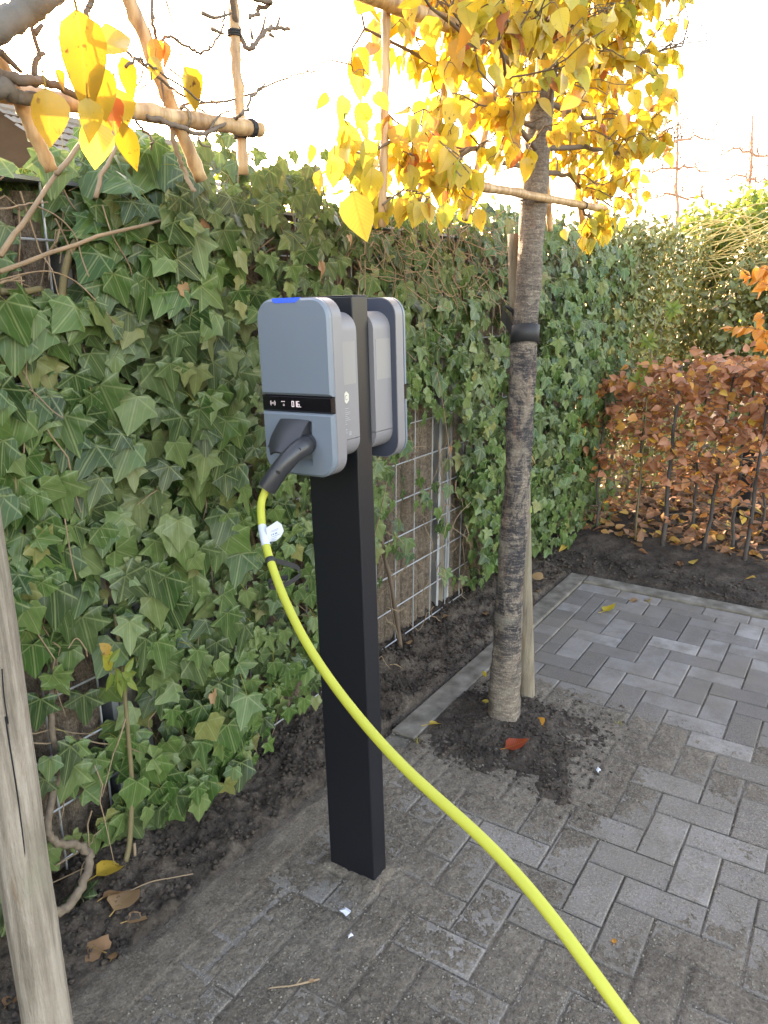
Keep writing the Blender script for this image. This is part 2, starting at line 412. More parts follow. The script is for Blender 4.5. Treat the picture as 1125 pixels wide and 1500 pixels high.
MAT['cream'] = simple('cream_print', (0.50, 0.47, 0.40), 0.6, 0.3, 0, 0.02, 10)
MAT['print'] = simple('white_print', (0.38, 0.38, 0.38), 0.6, 0.3, 0, 0.02, 10)
MAT['print_dark'] = simple('blue_grey_print', (0.12, 0.17, 0.28), 0.6, 0.3, 0, 0.02, 10)
MAT['paper'] = simple('white_label', (0.44, 0.47, 0.53), 0.5, 0.4, 0, 0.05, 60)
def make_cable():
    t = NT('yellow_cable'); p = t.pos(); n = t.noise(p, 18, 3); s_ = t.ramp(t.noise(t.map(p, (70, 70, 70)), 1.0, 4, 0.7), [(0.62, (0, 0, 0)), (0.72, (1, 1, 1))])
    col = t.mix(n, (0.31, 0.32, 0.034), (0.38, 0.385, 0.045)); col = t.mix(t.math('MULTIPLY', s_, 0.35), col, (0.27, 0.25, 0.05))
    t.base(col, 0.5, 0.4); return t.m
MAT['cable'] = make_cable()
def emit(name, c, st):
    t = NT(name); t.base((0.02, 0.02, 0.02), 0.4); t.b.inputs['Emission Color'].default_value = tuple(c) + (1,); t.b.inputs['Emission Strength'].default_value = st; return t.m
MAT['led'] = emit('blue_status_light', (0.0, 0.10, 1.0), 0.12)
MAT['disp'] = emit('display_glow', (0.75, 0.8, 1.0), 0.11)

MAT['ivy'] = leaf_mat('ivy_leaf', [(0.0, (0.012, 0.036, 0.009)), (0.28, (0.026, 0.072, 0.014)), (0.55, (0.048, 0.108, 0.022)), (0.8, (0.084, 0.152, 0.036)), (0.93, (0.13, 0.185, 0.062)), (1.0, (0.20, 0.19, 0.06))], 0.13, 0.38, 'ivy', None, 0.28)
MAT['ivy_far'] = leaf_mat('small_green_leaf', [(0.0, (0.03, 0.065, 0.024)), (0.5, (0.058, 0.112, 0.038)), (0.85, (0.095, 0.155, 0.055)), (1.0, (0.13, 0.17, 0.06))], 0.09, 0.45, None)
MAT['sprig'] = leaf_mat('bright_green_leaf', [(0.0, (0.05, 0.14, 0.025)), (0.7, (0.09, 0.20, 0.04)), (1.0, (0.16, 0.25, 0.05))], 0.35, 0.4, None)
MAT['yellow'] = leaf_mat('yellow_autumn_leaf', [(0.0, (0.50, 0.38, 0.045)), (0.3, (0.56, 0.43, 0.055)), (0.55, (0.52, 0.33, 0.05)), (0.72, (0.44, 0.40, 0.055)), (0.88, (0.27, 0.31, 0.05)), (0.95, (0.46, 0.22, 0.05)), (1.0, (0.34, 0.09, 0.04))], 0.38, 0.38, None, (0.14, 0.06, 0.02), tcol=1.3)
MAT['ochre'] = leaf_mat('ochre_autumn_leaf', [(0.0, (0.34, 0.22, 0.025)), (0.5, (0.40, 0.28, 0.03)), (1.0, (0.36, 0.20, 0.03))], 0.24, 0.38, None, (0.11, 0.045, 0.015), tcol=1.2)
MAT['red'] = leaf_mat('red_autumn_leaf', [(0.0, (0.30, 0.02, 0.015)), (1.0, (0.42, 0.06, 0.02))], 0.4, 0.4, None)
MAT['redyellow'] = leaf_mat('flame_autumn_leaf', [(0.0, (0.55, 0.14, 0.03)), (1.0, (0.50, 0.10, 0.03))], 0.45, 0.4, None, (0.60, 0.40, 0.05))
MAT['pale'] = leaf_mat('pale_yellow_leaf', [(0.0, (0.52, 0.44, 0.06)), (1.0, (0.56, 0.47, 0.09))], 0.38, 0.4, None)
MAT['beech'] = leaf_mat('copper_beech_leaf', [(0.0, (0.22, 0.08, 0.05)), (0.4, (0.38, 0.15, 0.09)), (0.68, (0.46, 0.205, 0.135)), (0.84, (0.50, 0.20, 0.05)), (0.95, (0.50, 0.24, 0.05)), (1.0, (0.55, 0.38, 0.06))], 0.25, 0.5, None)
MAT['orange'] = leaf_mat('orange_beech_leaf', [(0.0, (0.55, 0.19, 0.03)), (1.0, (0.62, 0.28, 0.05))], 0.4, 0.5, None)
MAT['brown'] = leaf_mat('dry_brown_leaf', [(0.0, (0.16, 0.085, 0.05)), (0.5, (0.25, 0.14, 0.085)), (1.0, (0.36, 0.24, 0.14))], 0.2, 0.6, None, (0.08, 0.04, 0.02))
MAT['litter'] = leaf_mat('leaf_litter', [(0.0, (0.07, 0.035, 0.025)), (0.4, (0.18, 0.085, 0.055)), (0.75, (0.30, 0.155, 0.105)), (0.9, (0.38, 0.20, 0.055)), (1.0, (0.50, 0.36, 0.06))], 0.2, 0.6, None)

# ------------------------------------------------------------------ leaf shapes
def half_to_leaf(half, ctr, mid=0.55, crease=0.05):
    """half outline (x>=0) base->tip; returns V,F,UV; y along the leaf, z the upper side"""
    out = list(half) + [(-x, y) for (x, y) in reversed(half[1:-1])]
    n = len(out); V = [(ctr[0], ctr[1], 0.0)]; r = np.linalg.norm([(x - ctr[0], y - ctr[1]) for x, y in out], axis=1)
    for (x, y) in out: V.append((ctr[0] + (x - ctr[0]) * mid, ctr[1] + (y - ctr[1]) * mid, 0.0))
    for (x, y) in out: V.append((x, y, 0.0))
    V = np.array(V)
    loc = np.array([(r[i] < r[(i - 1) % n] and r[i] < r[(i + 1) % n]) for i in range(n)])
    V[1:n + 1, 2] += np.where(loc, crease, 0.0); V[n + 1:, 2] += np.where(loc, crease * 1.2, -crease * 0.3)
    F = []
    for i in range(n):
        j = (i + 1) % n
        F += [(0, 1 + j, 1 + i), (1 + i, 1 + j, n + 1 + j), (1 + i, n + 1 + j, n + 1 + i)]
    F = np.array(F)[:, ::-1]
    return V, F, V[:, :2].copy()
IVY = half_to_leaf([(0, -0.02), (0.19, -0.17), (0.44, -0.13), (0.37, 0.09), (0.63, 0.30), (0.35, 0.40), (0.23, 0.49), (0.17, 0.74), (0, 1.02)], (0, 0.03), 0.55, 0.06)
IVY2 = half_to_leaf([(0, -0.01), (0.22, -0.13), (0.40, 0.0), (0.41, 0.17), (0.52, 0.36), (0.33, 0.50), (0.22, 0.66), (0.12, 0.84), (0, 1.0)], (0, 0.05), 0.55, 0.045)
def ovate(w, pts=5, tip=1.0, b=0.35):
    h = [(0, 0)]
    for i in range(1, pts + 1):
        t = i / (pts + 1)
        h.append((w * (math.sin(math.pi * t ** 0.75) ** 0.8) * (1 - 0.15 * t), t))
    h.append((0, tip))
    V, F, UV = half_to_leaf(h, (0, 0.4), 0.5, 0.0)
    V[:, 2] += np.abs(V[:, 0]) * 0.30 + .05 * np.sin(V[:, 1] * 7) * np.abs(V[:, 0]) * 2
    return V, F, UV
PEAR = ovate(0.38, 5, 1.06)
SMALL = ovate(0.30, 3, 1.0)
NARROW = ovate(0.17, 4, 1.05)

def frames(tip, nor):
    tip = tip / np.linalg.norm(tip, axis=1, keepdims=True)
    nor = nor - tip * np.sum(tip * nor, 1, keepdims=True)
    nor = nor / np.maximum(np.linalg.norm(nor, axis=1, keepdims=True), 1e-6)
    side = np.cross(tip, nor)
    return np.stack([side, tip, nor], -1)      # columns
def shape(base, bend, twist=0.0, wid=1.0):
    V = base[0].copy(); V[:, 0] *= wid
    V[:, 2] += -bend * V[:, 1] ** 2 * 0.5 + twist * V[:, 0] * V[:, 1]
    return V
def visible_area(pos, size, cell=4.0, extra=None):
    """visible cells per leaf from the camera (a small splat depth buffer)"""
    u, v, d = proj(pos)
    W, H = int(1125 / cell), int(1500 / cell)
    zb = np.full((W, H), 1e9); ib = np.full((W, H), -1)
    for k in np.argsort(-d):
        if d[k] < 0.2: continue
        r = 0.42 * size[k] * FPX / d[k]
        x0, x1 = int((u[k] - r) / cell), int((u[k] + r) / cell); y0, y1 = int((v[k] - r) / cell), int((v[k] + r) / cell)
        x0 = max(x0, 0); y0 = max(y0, 0); x1 = min(x1, W - 1); y1 = min(y1, H - 1)
        if x1 < x0 or y1 < y0: continue
        ib[x0:x1 + 1, y0:y1 + 1] = k
    if extra is not None:
        for (x0, y0, x1, y1) in extra: ib[int(x0 / cell):int(x1 / cell), int(y0 / cell):int(y1 / cell)] = -1
    return np.bincount(ib[ib >= 0], minlength=len(pos))
def leaves(parent, mat, base, pos, tip, nor, size, name='leaf', stuff='foliage', parts=300, r=None, bend=(0.1, 0.5), alt=None, cell=4.0, extra=None):
    r = r or rng
    n = len(pos); R = frames(tip, nor)
    order = []
    if parts:
        va = visible_area(pos, size, cell, extra); order = [k for k in np.argsort(-va)[:parts] if va[k] > 0]
    pick = np.zeros(n, bool); pick[order] = True
    off = base_of(parent)
    variants = []
    for q in range(6):
        b = alt if (alt is not None and q % 2) else base
        variants.append(tri_mesh(name, shape(b, r.uniform(*bend), r.uniform(-.25, .25), r.uniform(.85, 1.12)), b[1], b[2], None, mat, True))
    for c, k in enumerate(order):
        o = bpy.data.objects.new(name, variants[c % 6]); Mx = Matrix.Identity(4)
        for i in range(3):
            for j in range(3): Mx[i][j] = R[k, i, j] * size[k]
            Mx[i][3] = pos[k, i] - off[i]
        link(o, parent); o.matrix_basis = Mx
    idx = np.where(~pick)[0]
    if len(idx):
        VV, FF, UU, TT = [], [], [], []; o0 = 0
        be = r.uniform(bend[0], bend[1], n); tw = r.uniform(-.25, .25, n); wd = r.uniform(.85, 1.12, n); tn = r.uniform(0.001, 1, n)
        sel = r.rand(n) < 0.5
        for k in idx:
            b = alt if (alt is not None and sel[k]) else base
            V = shape(b, be[k], tw[k], wd[k]) * size[k]
            VV.append(V @ R[k].T + pos[k] - off); FF.append(b[1] + o0); UU.append(b[2]); TT.append(np.full(len(b[1]), tn[k])); o0 += len(V)
        me = tri_mesh(stuff, np.concatenate(VV), np.concatenate(FF), np.concatenate(UU), np.concatenate(TT), mat, True)
        tag(link(bpy.data.objects.new(stuff, me), parent), kind='stuff')
    return pick
def one_leaf(name, mat, base, pos, tip, nor, size, bend=0.3, twist=0.0, wid=1.0, stem=0.35, parent=None):
    """a single leaf with its stalk, one mesh"""
    R = frames(np.array([tip], float), np.array([nor], float))[0]
    V = shape(base, bend, twist, wid) * size; F = base[1]; UV = base[2]
    if stem:
        k = len(V); w = 0.012 * size + 0.0006; L = stem * size
        S = np.array([[-w, 0.03 * size, 0.0005], [w, 0.03 * size, 0.0005], [0, 0.03 * size, 2 * w], [-w + L * .1, -L, L * 0.15], [w + L * .1, -L, L * 0.15], [L * .1, -L, L * 0.15 + 2 * w]])
        V = np.concatenate([V, S]); UV = np.concatenate([UV, np.zeros((6, 2))])
        F = np.concatenate([F, np.array([(0, 3, 1), (1, 3, 4), (1, 4, 2), (2, 4, 5), (2, 5, 0), (0, 5, 3)]) + k])
    o = bpy.data.objects.new(name, tri_mesh(name, V @ R.T, F, UV, None, mat, True))
    link(o, parent); o.location = Vector(pos) - Vector(base_of(parent)); return o

# ================================================================== SETTING
CELL = 0.105
KERB_B, FIELD_B, FIELD_A, BACK_A = 1.17, 1.065, 3.735, 3.84
PIT = (1.95, 2.56, 0.57, 1.17)
# ---- ground sheet to the horizon
gx = np.concatenate([[-60, -20, -6], np.linspace(-2.4, 9, 60), [12, 25, 60, 120]])
gy = np.concatenate([[-120, -40, -12], np.linspace(-5, 6, 56), [12, 40, 120]])
GX, GY = np.meshgrid(gx, gy, indexing='ij')
o = grid_mesh('ground', gx, gy, -0.09 + 0 * GX, MAT['earth'])
tag(o, 'flat earth ground stretching to the horizon', 'ground', kind='structure')

# ---- planting bed between kerb and fence, and the bed behind the paving
def lumps(x, y):
    return 0.035 * (fbm(x * 9, y * 9, 3, 4) - 0.5) + 0.03 * np.abs(fbm(x * 26, y * 26, 8, 3) - 0.5) + 0.008 * (vnoise(x * 90, y * 90, 5) - .5)
xs = np.arange(-0.6, 4.0, 0.012); ys = np.arange(1.265, 1.9, 0.012)
X, Y = np.meshgrid(xs, ys, indexing='ij')
Z = 0.006 + 1.7 * lumps(X, Y) + 0.05 * sstep(1.32, 1.6, Y) * (0.4 + 0.6 * fbm(X * 2, Y * 2, 4, 2)) - 0.03 * (1 - sstep(1.265, 1.31, Y))
o = grid_mesh('planting_bed', xs, ys, Z, MAT['earth'])
tag(o, 'strip of dark crumbly soil between kerb and fence', 'soil', kind='structure')
BEDX, BEDY, BEDZ = xs, ys, Z
def bed_z(a, b):
    i = min(max(int((a + 0.6) / 0.012), 0), len(BEDX) - 1); j = min(max(int((b - 1.265) / 0.012), 0), len(BEDY) - 1); return float(BEDZ[i, j])
xs = np.concatenate([np.arange(3.945, 5.4, 0.016), np.arange(5.4, 8.6, 0.06)]); ys = np.concatenate([np.arange(-3.0, -0.2, 0.05), np.arange(-0.2, 2.0, 0.016), np.arange(2.0, 4, 0.08)])
X, Y = np.meshgrid(xs, ys, indexing='ij')
Z = 0.012 + lumps(X, Y) - 0.04 * (1 - sstep(3.945, 4.02, X)) + 0.03 * sstep(4.1, 4.6, X)
o = grid_mesh('back_bed', xs, ys, Z, MAT['soil'])
tag(o, 'dark soil bed behind the paving under the beech hedge', 'soil', kind='structure')

# ---- tree pit soil
xs = np.arange(PIT[0] - 0.08, PIT[1] + 0.07, 0.008); ys = np.arange(PIT[2] - 0.07, KERB_B - 0.004, 0.008)
X, Y = np.meshgrid(xs, ys, indexing='ij')
edge = np.minimum(np.minimum(X - xs[0], xs[-1] - X), np.minimum(Y - ys[0], 2.0 + 0 * Y))
Z = -0.028 + 0.034 * sstep(0.0, 0.20, edge + 0.16 * (fbm(X * 9, Y * 9, 31, 4) - 0.5)) + 0.9 * lumps(X, Y) * sstep(0, .12, edge)
Z += 0.018 * np.exp(-((X - 2.33) ** 2 + (Y - .96) ** 2) / 0.02)
o = grid_mesh('tree_pit_soil', xs, ys, Z, MAT['soil'])
tag(o, 'dark loose soil in the square tree pit', 'soil', kind='structure')
PX0, PY0, PZ = xs[0], ys[0], Z
def pit_z(a, b):
    i = min(max(int((a - PX0) / .008), 0), PZ.shape[0] - 1); j = min(max(int((b - PY0) / .008), 0), PZ.shape[1] - 1); return float(PZ[i, j])

# ---- paving: herringbone field, a column of half pavers along the kerb and a stretcher course at the back
pave = empty('pavement', (1.5, 0, -0.08)); tag(pave, 'grey concrete herringbone paving dusted with dry soil', 'paving', kind='structure')
def paver_mesh(L, W):
    m = MB(); h = 0.06; l, w = L / 2 - 0.0022, W / 2 - 0.0022; e = 0.0035
    vs = [(-l, -w, -h), (l, -w, -h), (l, w, -h), (-l, w, -h), (-l, -w, -e), (l, -w, -e), (l, w, -e), (-l, w, -e), (-l + e, -w + e, 0), (l - e, -w + e, 0), (l - e, w - e, 0), (-l + e, w - e, 0)]
    fs = [(4, 5, 9, 8), (5, 6, 10, 9), (6, 7, 11, 10), (7, 4, 8, 11), (8, 9, 10, 11), (0, 1, 5, 4), (1, 2, 6, 5), (2, 3, 7, 6), (3, 0, 4, 7)]
    return vs, fs
rects = []
i0, i1 = int((-0.9 - 3.04) / CELL), int((FIELD_A - 3.04) / CELL) + 1
j0, j1 = int((-1.9 - 0.68) / CELL), int((FIELD_B - 0.68) / CELL) + 1
for i in range(i0, i1 + 1):
    for j in range(j0, j1 + 1):
        k = (i - j) % 4; a = 3.04 + i * CELL; b = 0.68 + j * CELL
        if k == 0: r = (a, a + CELL, b, b + 2 * CELL)
        elif k == 1: r = (a, a + 2 * CELL, b, b + CELL)
        else: continue
        r = (r[0], min(r[1], FIELD_A), r[2], min(r[3], FIELD_B))
        if r[1] - r[0] > 0.03 and r[3] - r[2] > 0.03: rects.append(r)
a = FIELD_A
while a > -0.9: rects.append((a - CELL, a, FIELD_B, KERB_B)); a -= CELL
b = KERB_B
while b > -1.9: rects.append((FIELD_A, BACK_A, b - 2 * CELL, b)); b -= 2 * CELL
rects = [r for r in rects if not (PIT[0] < (r[0] + r[1]) / 2 < PIT[1] and PIT[2] < (r[2] + r[3]) / 2 < PIT[3])]
ctr = np.array([((r[0] + r[1]) / 2, (r[2] + r[3]) / 2, 0) for r in rects])
u, v, d = proj(ctr); inside = (u > -40) & (u < 1165) & (v < 1560) & (d > 0.2)
blocked = (u < 560) & (v < 1170)
sc = np.where(inside & ~blocked, 1 / d, -1); take = set(np.argsort(-sc)[:300].tolist())
rp = np.random.RandomState(11); cache = {}; rest = MB()
def dirtmask(x, y):
    m = 0.71 + 0.60 * (fbm(x * 2.6, y * 2.6, 21, 4) - 0.5)
    m = m + .12 - 1.27 * sstep(2.55, 3.0, x)
    for (ca, cb, ra, w) in [(1.95, 0.36, 0.22, 0.55), (1.74, 0.44, 0.15, 0.5), (1.85, 0.10, 0.12, 0.45), (1.50, 0.68, 0.12, 0.35), (2.2, 0.24, 0.14, .5), (1.7, .33, .1, .5), (0.93, 0.97, 0.10, .4), (1.72, 0.72, .12, .25)]:
        m = m - w * np.exp(-((x - ca) ** 2 + (y - cb) ** 2) / (ra * ra))
    m = m + 0.35 * np.exp(-((x - 1.45) ** 2 + (y - 0.83) ** 2) / 0.03) + 0.5 * sstep(.2, .02, np.maximum(np.maximum(PIT[0] - x, x - PIT[1]), np.maximum(PIT[2] - y, y - PIT[3])))
    m = m + 0.35 * sstep(1.0, 1.2, y) * sstep(2.1, 1.8, x) + .12 * sstep(2.7, 2.2, x)
    return np.clip(m, 0, 1.3)
for q, r in enumerate(rects):
    L, W = r[1] - r[0], r[3] - r[2]; rot = W > L
    key = (round(max(L, W), 3), round(min(L, W), 3))
    cx, cy = (r[0] + r[1]) / 2, (r[2] + r[3]) / 2
    Mx = Matrix.Translation((cx, cy, rp.normal(0, 0.0011))) @ Matrix.Rotation((math.pi / 2 if rot else 0) + rp.normal(0, 0.006), 4, 'Z') @ Matrix.Rotation(rp.normal(0, 0.006), 4, 'X') @ Matrix.Rotation(rp.normal(0, 0.004), 4, 'Y')
    vs, fs = paver_mesh(*key)
    if q in take:
        if key not in cache:
            me = bpy.data.meshes.new('paver'); me.from_pydata(vs, [], fs); me.materials.append(MAT['paver']); cache[key] = me
        o = link(bpy.data.objects.new('paver', cache[key]), pave)
        o.matrix_basis = Matrix.Translation(-pave.location) @ Mx
    else:
        rest.cur = rp.uniform(0.01, 1); rest.add([Mx @ Vector(p) for p in vs], fs)
tag(rest.build('paver_field', MAT['paver'], pave), kind='stuff')
# dry sand and soil lying on the pavers and in the joints
xs = np.concatenate([np.arange(-0.9, 0.6, 0.02), np.arange(0.6, 2.75, 0.0048), np.arange(2.75, 3.842, 0.012)]); ys = np.concatenate([np.arange(-1.9, -0.4, 0.03), np.arange(-0.4, 1.1685, 0.0048), [1.169], np.arange(1.174, 1.40, 0.0055)])
X, Y = np.meshgrid(xs, ys, indexing='ij')
def jointdist(x, y):
    fa = (x - 3.04) / CELL; fb = (y - 0.68) / CELL; i = np.floor(fa).astype(int); j = np.floor(fb).astype(int); k = (i - j) % 4
    ta = fa - i; tb = fb - j; D = 9.0 + 0 * x
    D = np.where(k != 2, np.minimum(D, ta), D); D = np.where(k != 1, np.minimum(D, 1 - ta), D)   # long-a: mods 1 (low) and 2 (high)
    D = np.where(k != 3, np.minimum(D, tb), D); D = np.where(k != 0, np.minimum(D, 1 - tb), D)   # long-b: mods 0 (low) and 3 (high)
    return D * CELL
jd = jointdist(X, Y)
msk = dirtmask(X, Y)
fine = vnoise(X * 70, Y * 70, 41) - 0.5; med = fbm(X * 14, Y * 14, 44, 3) - 0.5; vf = rp.rand(*X.shape) - .5
grn = fbm(X * 120, Y * 120, 48, 3) - 0.5
Z = -0.0052 + 0.0066 * msk + (0.0026 * fine + 0.0042 * med + 0.0042 * grn + 0.0010 * vf) * (0.25 + 0.75 * np.minimum(msk, 1)) - 0.0062 * np.exp(-(jd / 0.0065) ** 2) * (0.45 + vnoise(X * 3, Y * 3, 77))
Z = np.where(Y > 1.1695, np.where(X < 1.98 + .16 * (fbm(X * 5, Y * 11, 95, 3) - .5), 0.006 + 0.006 * med + .002 * fine + .002 * grn - 0.30 * np.clip(Y - 1.275 + 0.13 * (fbm(X * 6, Y * 6, 91, 4) - .5), 0, 1), -0.05), Z)
pd = np.maximum(np.maximum(1.382 - X, X - 1.442), np.maximum(0.914 - Y, Y - 1.056))
Z = Z + (0.011 + .012 * med) * np.exp(-(np.maximum(pd, 0) / 0.028) ** 2)
o = grid_mesh('dry_sand', xs, ys, Z, MAT['sand']); tag(o, 'thin layer of dry gritty soil lying over the paving', 'sand', kind='stuff')
# grit grains lying about
def grit(name, label, n, region, zf, smin, smax, mat, seed, dens=None):
    r = np.random.RandomState(seed); VV = []; FF = []; TT = []
    base = np.array([(1, 0, 0), (-1, 0, 0), (0, 1, 0), (0, -1, 0), (0, 0, 1), (0, 0, -1)], float); fc = np.array([(0, 2, 4), (2, 1, 4), (1, 3, 4), (3, 0, 4), (2, 0, 5), (1, 2, 5), (3, 1, 5), (0, 3, 5)])
    k = 0
    while k < n:
        a, b = r.uniform(region[0], region[1]), r.uniform(region[2], region[3])
        if dens is not None and r.rand() > dens(a, b): k += 0.2; continue
        s = smin + (smax - smin) * r.rand() ** 3
        V = base * (s * r.uniform(0.6, 1.25, (6, 1))) * np.array([1, 1, 0.7]); an = r.uniform(0, 6.28); c, q = math.cos(an), math.sin(an)
        V = V @ np.array([[c, -q, 0], [q, c, 0], [0, 0, 1]]); FF.append(fc + 6 * len(VV)); VV.append(V + np.array([a, b, zf(a, b) + 0.3 * s])); k += 1
    o = link(bpy.data.objects.new(name, tri_mesh(name, np.concatenate(VV), np.concatenate(FF), None, None, mat)))
    tag(o, label, name.replace('_', ' '), kind='stuff'); return o
MAT['clod'] = make_soil('soil_clod', (0.032, 0.025, 0.02), (0.075, 0.059, 0.048), (0.15, 0.12, 0.098))
MAT['grit'] = simple('sandy_grit', (0.20, 0.175, 0.145), 0.95, 0.1, 0, 0.4, 300)
dm = lambda a, b: float(np.clip(dirtmask(np.array(a), np.array(b)) * 0.9, 0, 1))
grit('sand_grit', 'loose sandy grit scattered over the dusty paving', 26000, (0.7, 2.7, -0.35, 1.27), lambda a, b: 0.0008, 0.0009, 0.0042, MAT['grit'], 51, dm)
grit('pit_clods', 'dark crumbs of soil in and around the tree pit', 2600, (1.86, 2.66, 0.44, 1.165), lambda a, b: max(pit_z(a, b), .001) if PIT[0] - .07 < a < PIT[1] + .06 and b > PIT[2] - .06 else .002, 0.0015, 0.010, MAT['clod'], 52, lambda a, b: float(np.exp(-max(0, PIT[0] + .04 - a, a - PIT[1] + .02, PIT[2] + .03 - b) / .035)))
grit('bed_clods', 'crumbs and clods of soil along the planting bed', 9000, (0.6, 3.95, 1.28, 1.66), bed_z, 0.0015, 0.013, MAT['clod'], 53)
grit('back_clods', 'crumbs of dark soil behind the back kerb', 3000, (3.95, 4.9, -0.2, 1.6), lambda a, b: 0.02, 0.003, 0.016, MAT['clod'], 54)
# ---- kerbs
kerb = empty('kerb', (2.0, 1.22, -0.1)); tag(kerb, 'pale concrete edging stones along the soil bed and behind the paving', 'kerb', kind='structure')
def kerb_stone(lo, hi):
    m = MB(); m.box(lo, hi, 0.006); m.build('kerb_stone', MAT['kerb'], kerb)
e = [-0.9, 0.06, 1.05, 2.03, 3.02, 3.94]
for a0, a1 in zip(e[:-1], e[1:]):
    dz = rp.normal(0, 0.002) - (0.0095 if a0 < 1.5 else 0.0)
    kerb_stone((a0 + .002, KERB_B + 0.002, -0.18), (a1 - .002, KERB_B + 0.098, 0.006 + dz))
for k in range(4):
    b1 = KERB_B - 0.001 - k; kerb_stone((BACK_A + 0.002, b1 - 0.996, -0.18), (BACK_A + 0.1, b1, 0.008 + rp.normal(0, .002)))

# ================================================================== FENCE (coir rolls behind a steel wire grid)
FB = 1.60
fence = empty('garden_fence', (2.0, 1.66, 0)); tag(fence, 'coir noise fence behind a galvanised wire grid, overgrown with ivy', 'fence')
def roll_mesh():
    H, R, n, m = 1.72, 0.037, 14, 84
    V = []; F = []
    for i in range(m + 1):
        z = H * i / m
        for k in range(n):
            th = 2 * math.pi * k / n; ph = (z / 0.05 + abs(math.sin(th)) * 0.55) % 1.0
            r = R * (0.90 + 0.13 * math.sin(math.pi * ph) ** 0.6 + 0.05 * vnoise(np.array(z * 90.), np.array(k * 1.7), 9))
            V.append((r * math.cos(th), r * math.sin(th), z))
    for i in range(m):
        for k in range(n): F.append((i * n + k, i * n + (k + 1) % n, (i + 1) * n + (k + 1) % n, (i + 1) * n + k))
    return tri_mesh('coir_roll', V, F, None, None, MAT['coir'], True)
roll = roll_mesh()
joints = [-0.63, 1.22, 3.07, 4.78]
a = joints[0] + 0.09
while a < 4.74:
    if all(abs(a - j) > 0.075 for j in joints):
        o = link(bpy.data.objects.new('coir_roll', roll), fence); o.location = Vector((a, 1.665 + rp.normal(0, .003), 0.0)) - fence.location
        o.rotation_euler = (rp.normal(0, .002), 0, rp.uniform(0, 6.28)); o.scale = (1, 1, 1 + rp.normal(0, .003))
    a += 0.0715
for j in joints:
    m = MB(); m.box((j - 0.030, 1.634, -0.3), (j + 0.030, 1.735, 1.76), 0.004); m.build('wooden_post', MAT['fence_post'], fence)
    for s in (-1, 1):
        m = MB(); x = j + s * 0.052
        m.box((x - 0.010, 1.622, 0.01), (x + 0.010, 1.626, 1.735)); m.box((x - s * 0.010 - 0.002, 1.627, 0.01), (x - s * 0.010 + 0.002, 1.70, 1.735)); m.build('steel_channel', MAT['steel_frame'], fence)
m = MB(); m.box((-0.66, 1.742, -0.2), (4.82, 1.752, 1.735)); m.build('sun_block_board', MAT['fence_post'], fence)  # unseen board added behind the rolls to stop sun leaking through the gaps
wv = MB(); wv.tube([(0, 0, 0.0), (0, 0, 1.73)], 0.0029, 6); off = fence.location.copy()
def wire_copy(me, loc):
    o = link(bpy.data.objects.new('wire', me), fence); o.location = Vector(loc) - off; return o
tmp = wv.build('wire', MAT['galv']); vme = tmp.data; bpy.data.objects.remove(tmp)
for (a0, a1, z0, zs) in [(-0.62, 1.25, 0.085, 0.1535), (1.27, 3.30, 0.05, 0.157), (3.32, 4.80, 0.055, 0.157)]:
    m = MB(); m.tube([(0, 0, 0), (a1 - a0, 0, 0)], 0.0029, 6); tmp = m.build('wire', MAT['galv']); hme = tmp.data; bpy.data.objects.remove(tmp)
    for k in range(11): wire_copy(hme, (a0, FB - 0.0058, z0 + k * zs))
    x = a1 - 0.095 if a0 > 1 else a1 - 0.145
    while x > a0: wire_copy(vme, (x, FB, 0.01)); x -= 0.1525
m = MB(); m.box((-0.7, 1.60, 1.742), (4.8, 1.73, 1.75)); m.build('top_rail', MAT['steel_frame'], fence)

# ================================================================== IVY
ivy = empty('climbing_ivy', (1.1, 1.55, 0)); tag(ivy, 'dense dark green ivy climbing all over the fence', 'ivy')
def inpoly(p, x, y):
    c = False; n = len(p)
    for i in range(n):
        x0, y0 = p[i]; x1, y1 = p[(i + 1) % n]
        if (y0 > y) != (y1 > y) and x < (x1 - x0) * (y - y0) / (y1 - y0) + x0: c = not c
    return c
GAP_TL = [(0.80, 1.76), (1.07, 1.76), (1.12, 1.66), (1.16, 1.56), (1.08, 1.50), (0.80, 1.51)]
GAP_BL = [(0.80, .80), (1.10, 0.78), (1.09, 0.68), (1.17, 0.50), (1.22, 0.40), (1.13, 0.36), (1.06, 0.02), (0.80, 0.05)]
GAP_R = [(2.28, 0.80), (2.50, 1.02), (2.88, 1.06), (3.02, .90), (3.08, .64), (3.17, 0.50), (3.16, 0.0), (2.08, 0.0), (2.08, .30), (2.22, .50)]
def ztop(a): return float(np.interp(a, [-.6, .9, 1.1, 1.32, 1.81, 2.14, 2.38, 3.0, 3.58, 4.3, 4.84, 5.2], [1.78, 1.76, 1.78, 1.86, 1.91, 1.88, 1.80, 1.83, 1.90, 1.93, 1.90, 1.75]))
def zbot(a): return float(np.interp(a, [-.6, 1.0, 1.2, 1.5, 1.75, 2.0, 2.2, 2.35, 2.9, 3.1, 3.4, 4.0, 5.0], [.1, .06, .04, .04, .07, .15, .30, .38, .25, .10, .12, .06, .04]))
ri = np.random.RandomState(5)
P, T, N, S = [], [], [], []
def ivy_leaf(a, z, dep, big):
    top = ztop(a); over = sstep(top - 0.16, top, z)
    P.append((a, FB - 0.02 - dep + float(over) * ri.uniform(-.02, .30), z))
    ang = ri.normal(0, 0.55); dn = np.array([math.sin(ang), 0, -math.cos(ang)])
    n = np.array([ri.normal(-.50, 0.36), -1.0, ri.normal(0.34, 0.34) + 0.9 * over])
    T.append(dn + np.array([0, -0.25 * ri.rand(), 0])); N.append(n); S.append(big)
cnt = 0
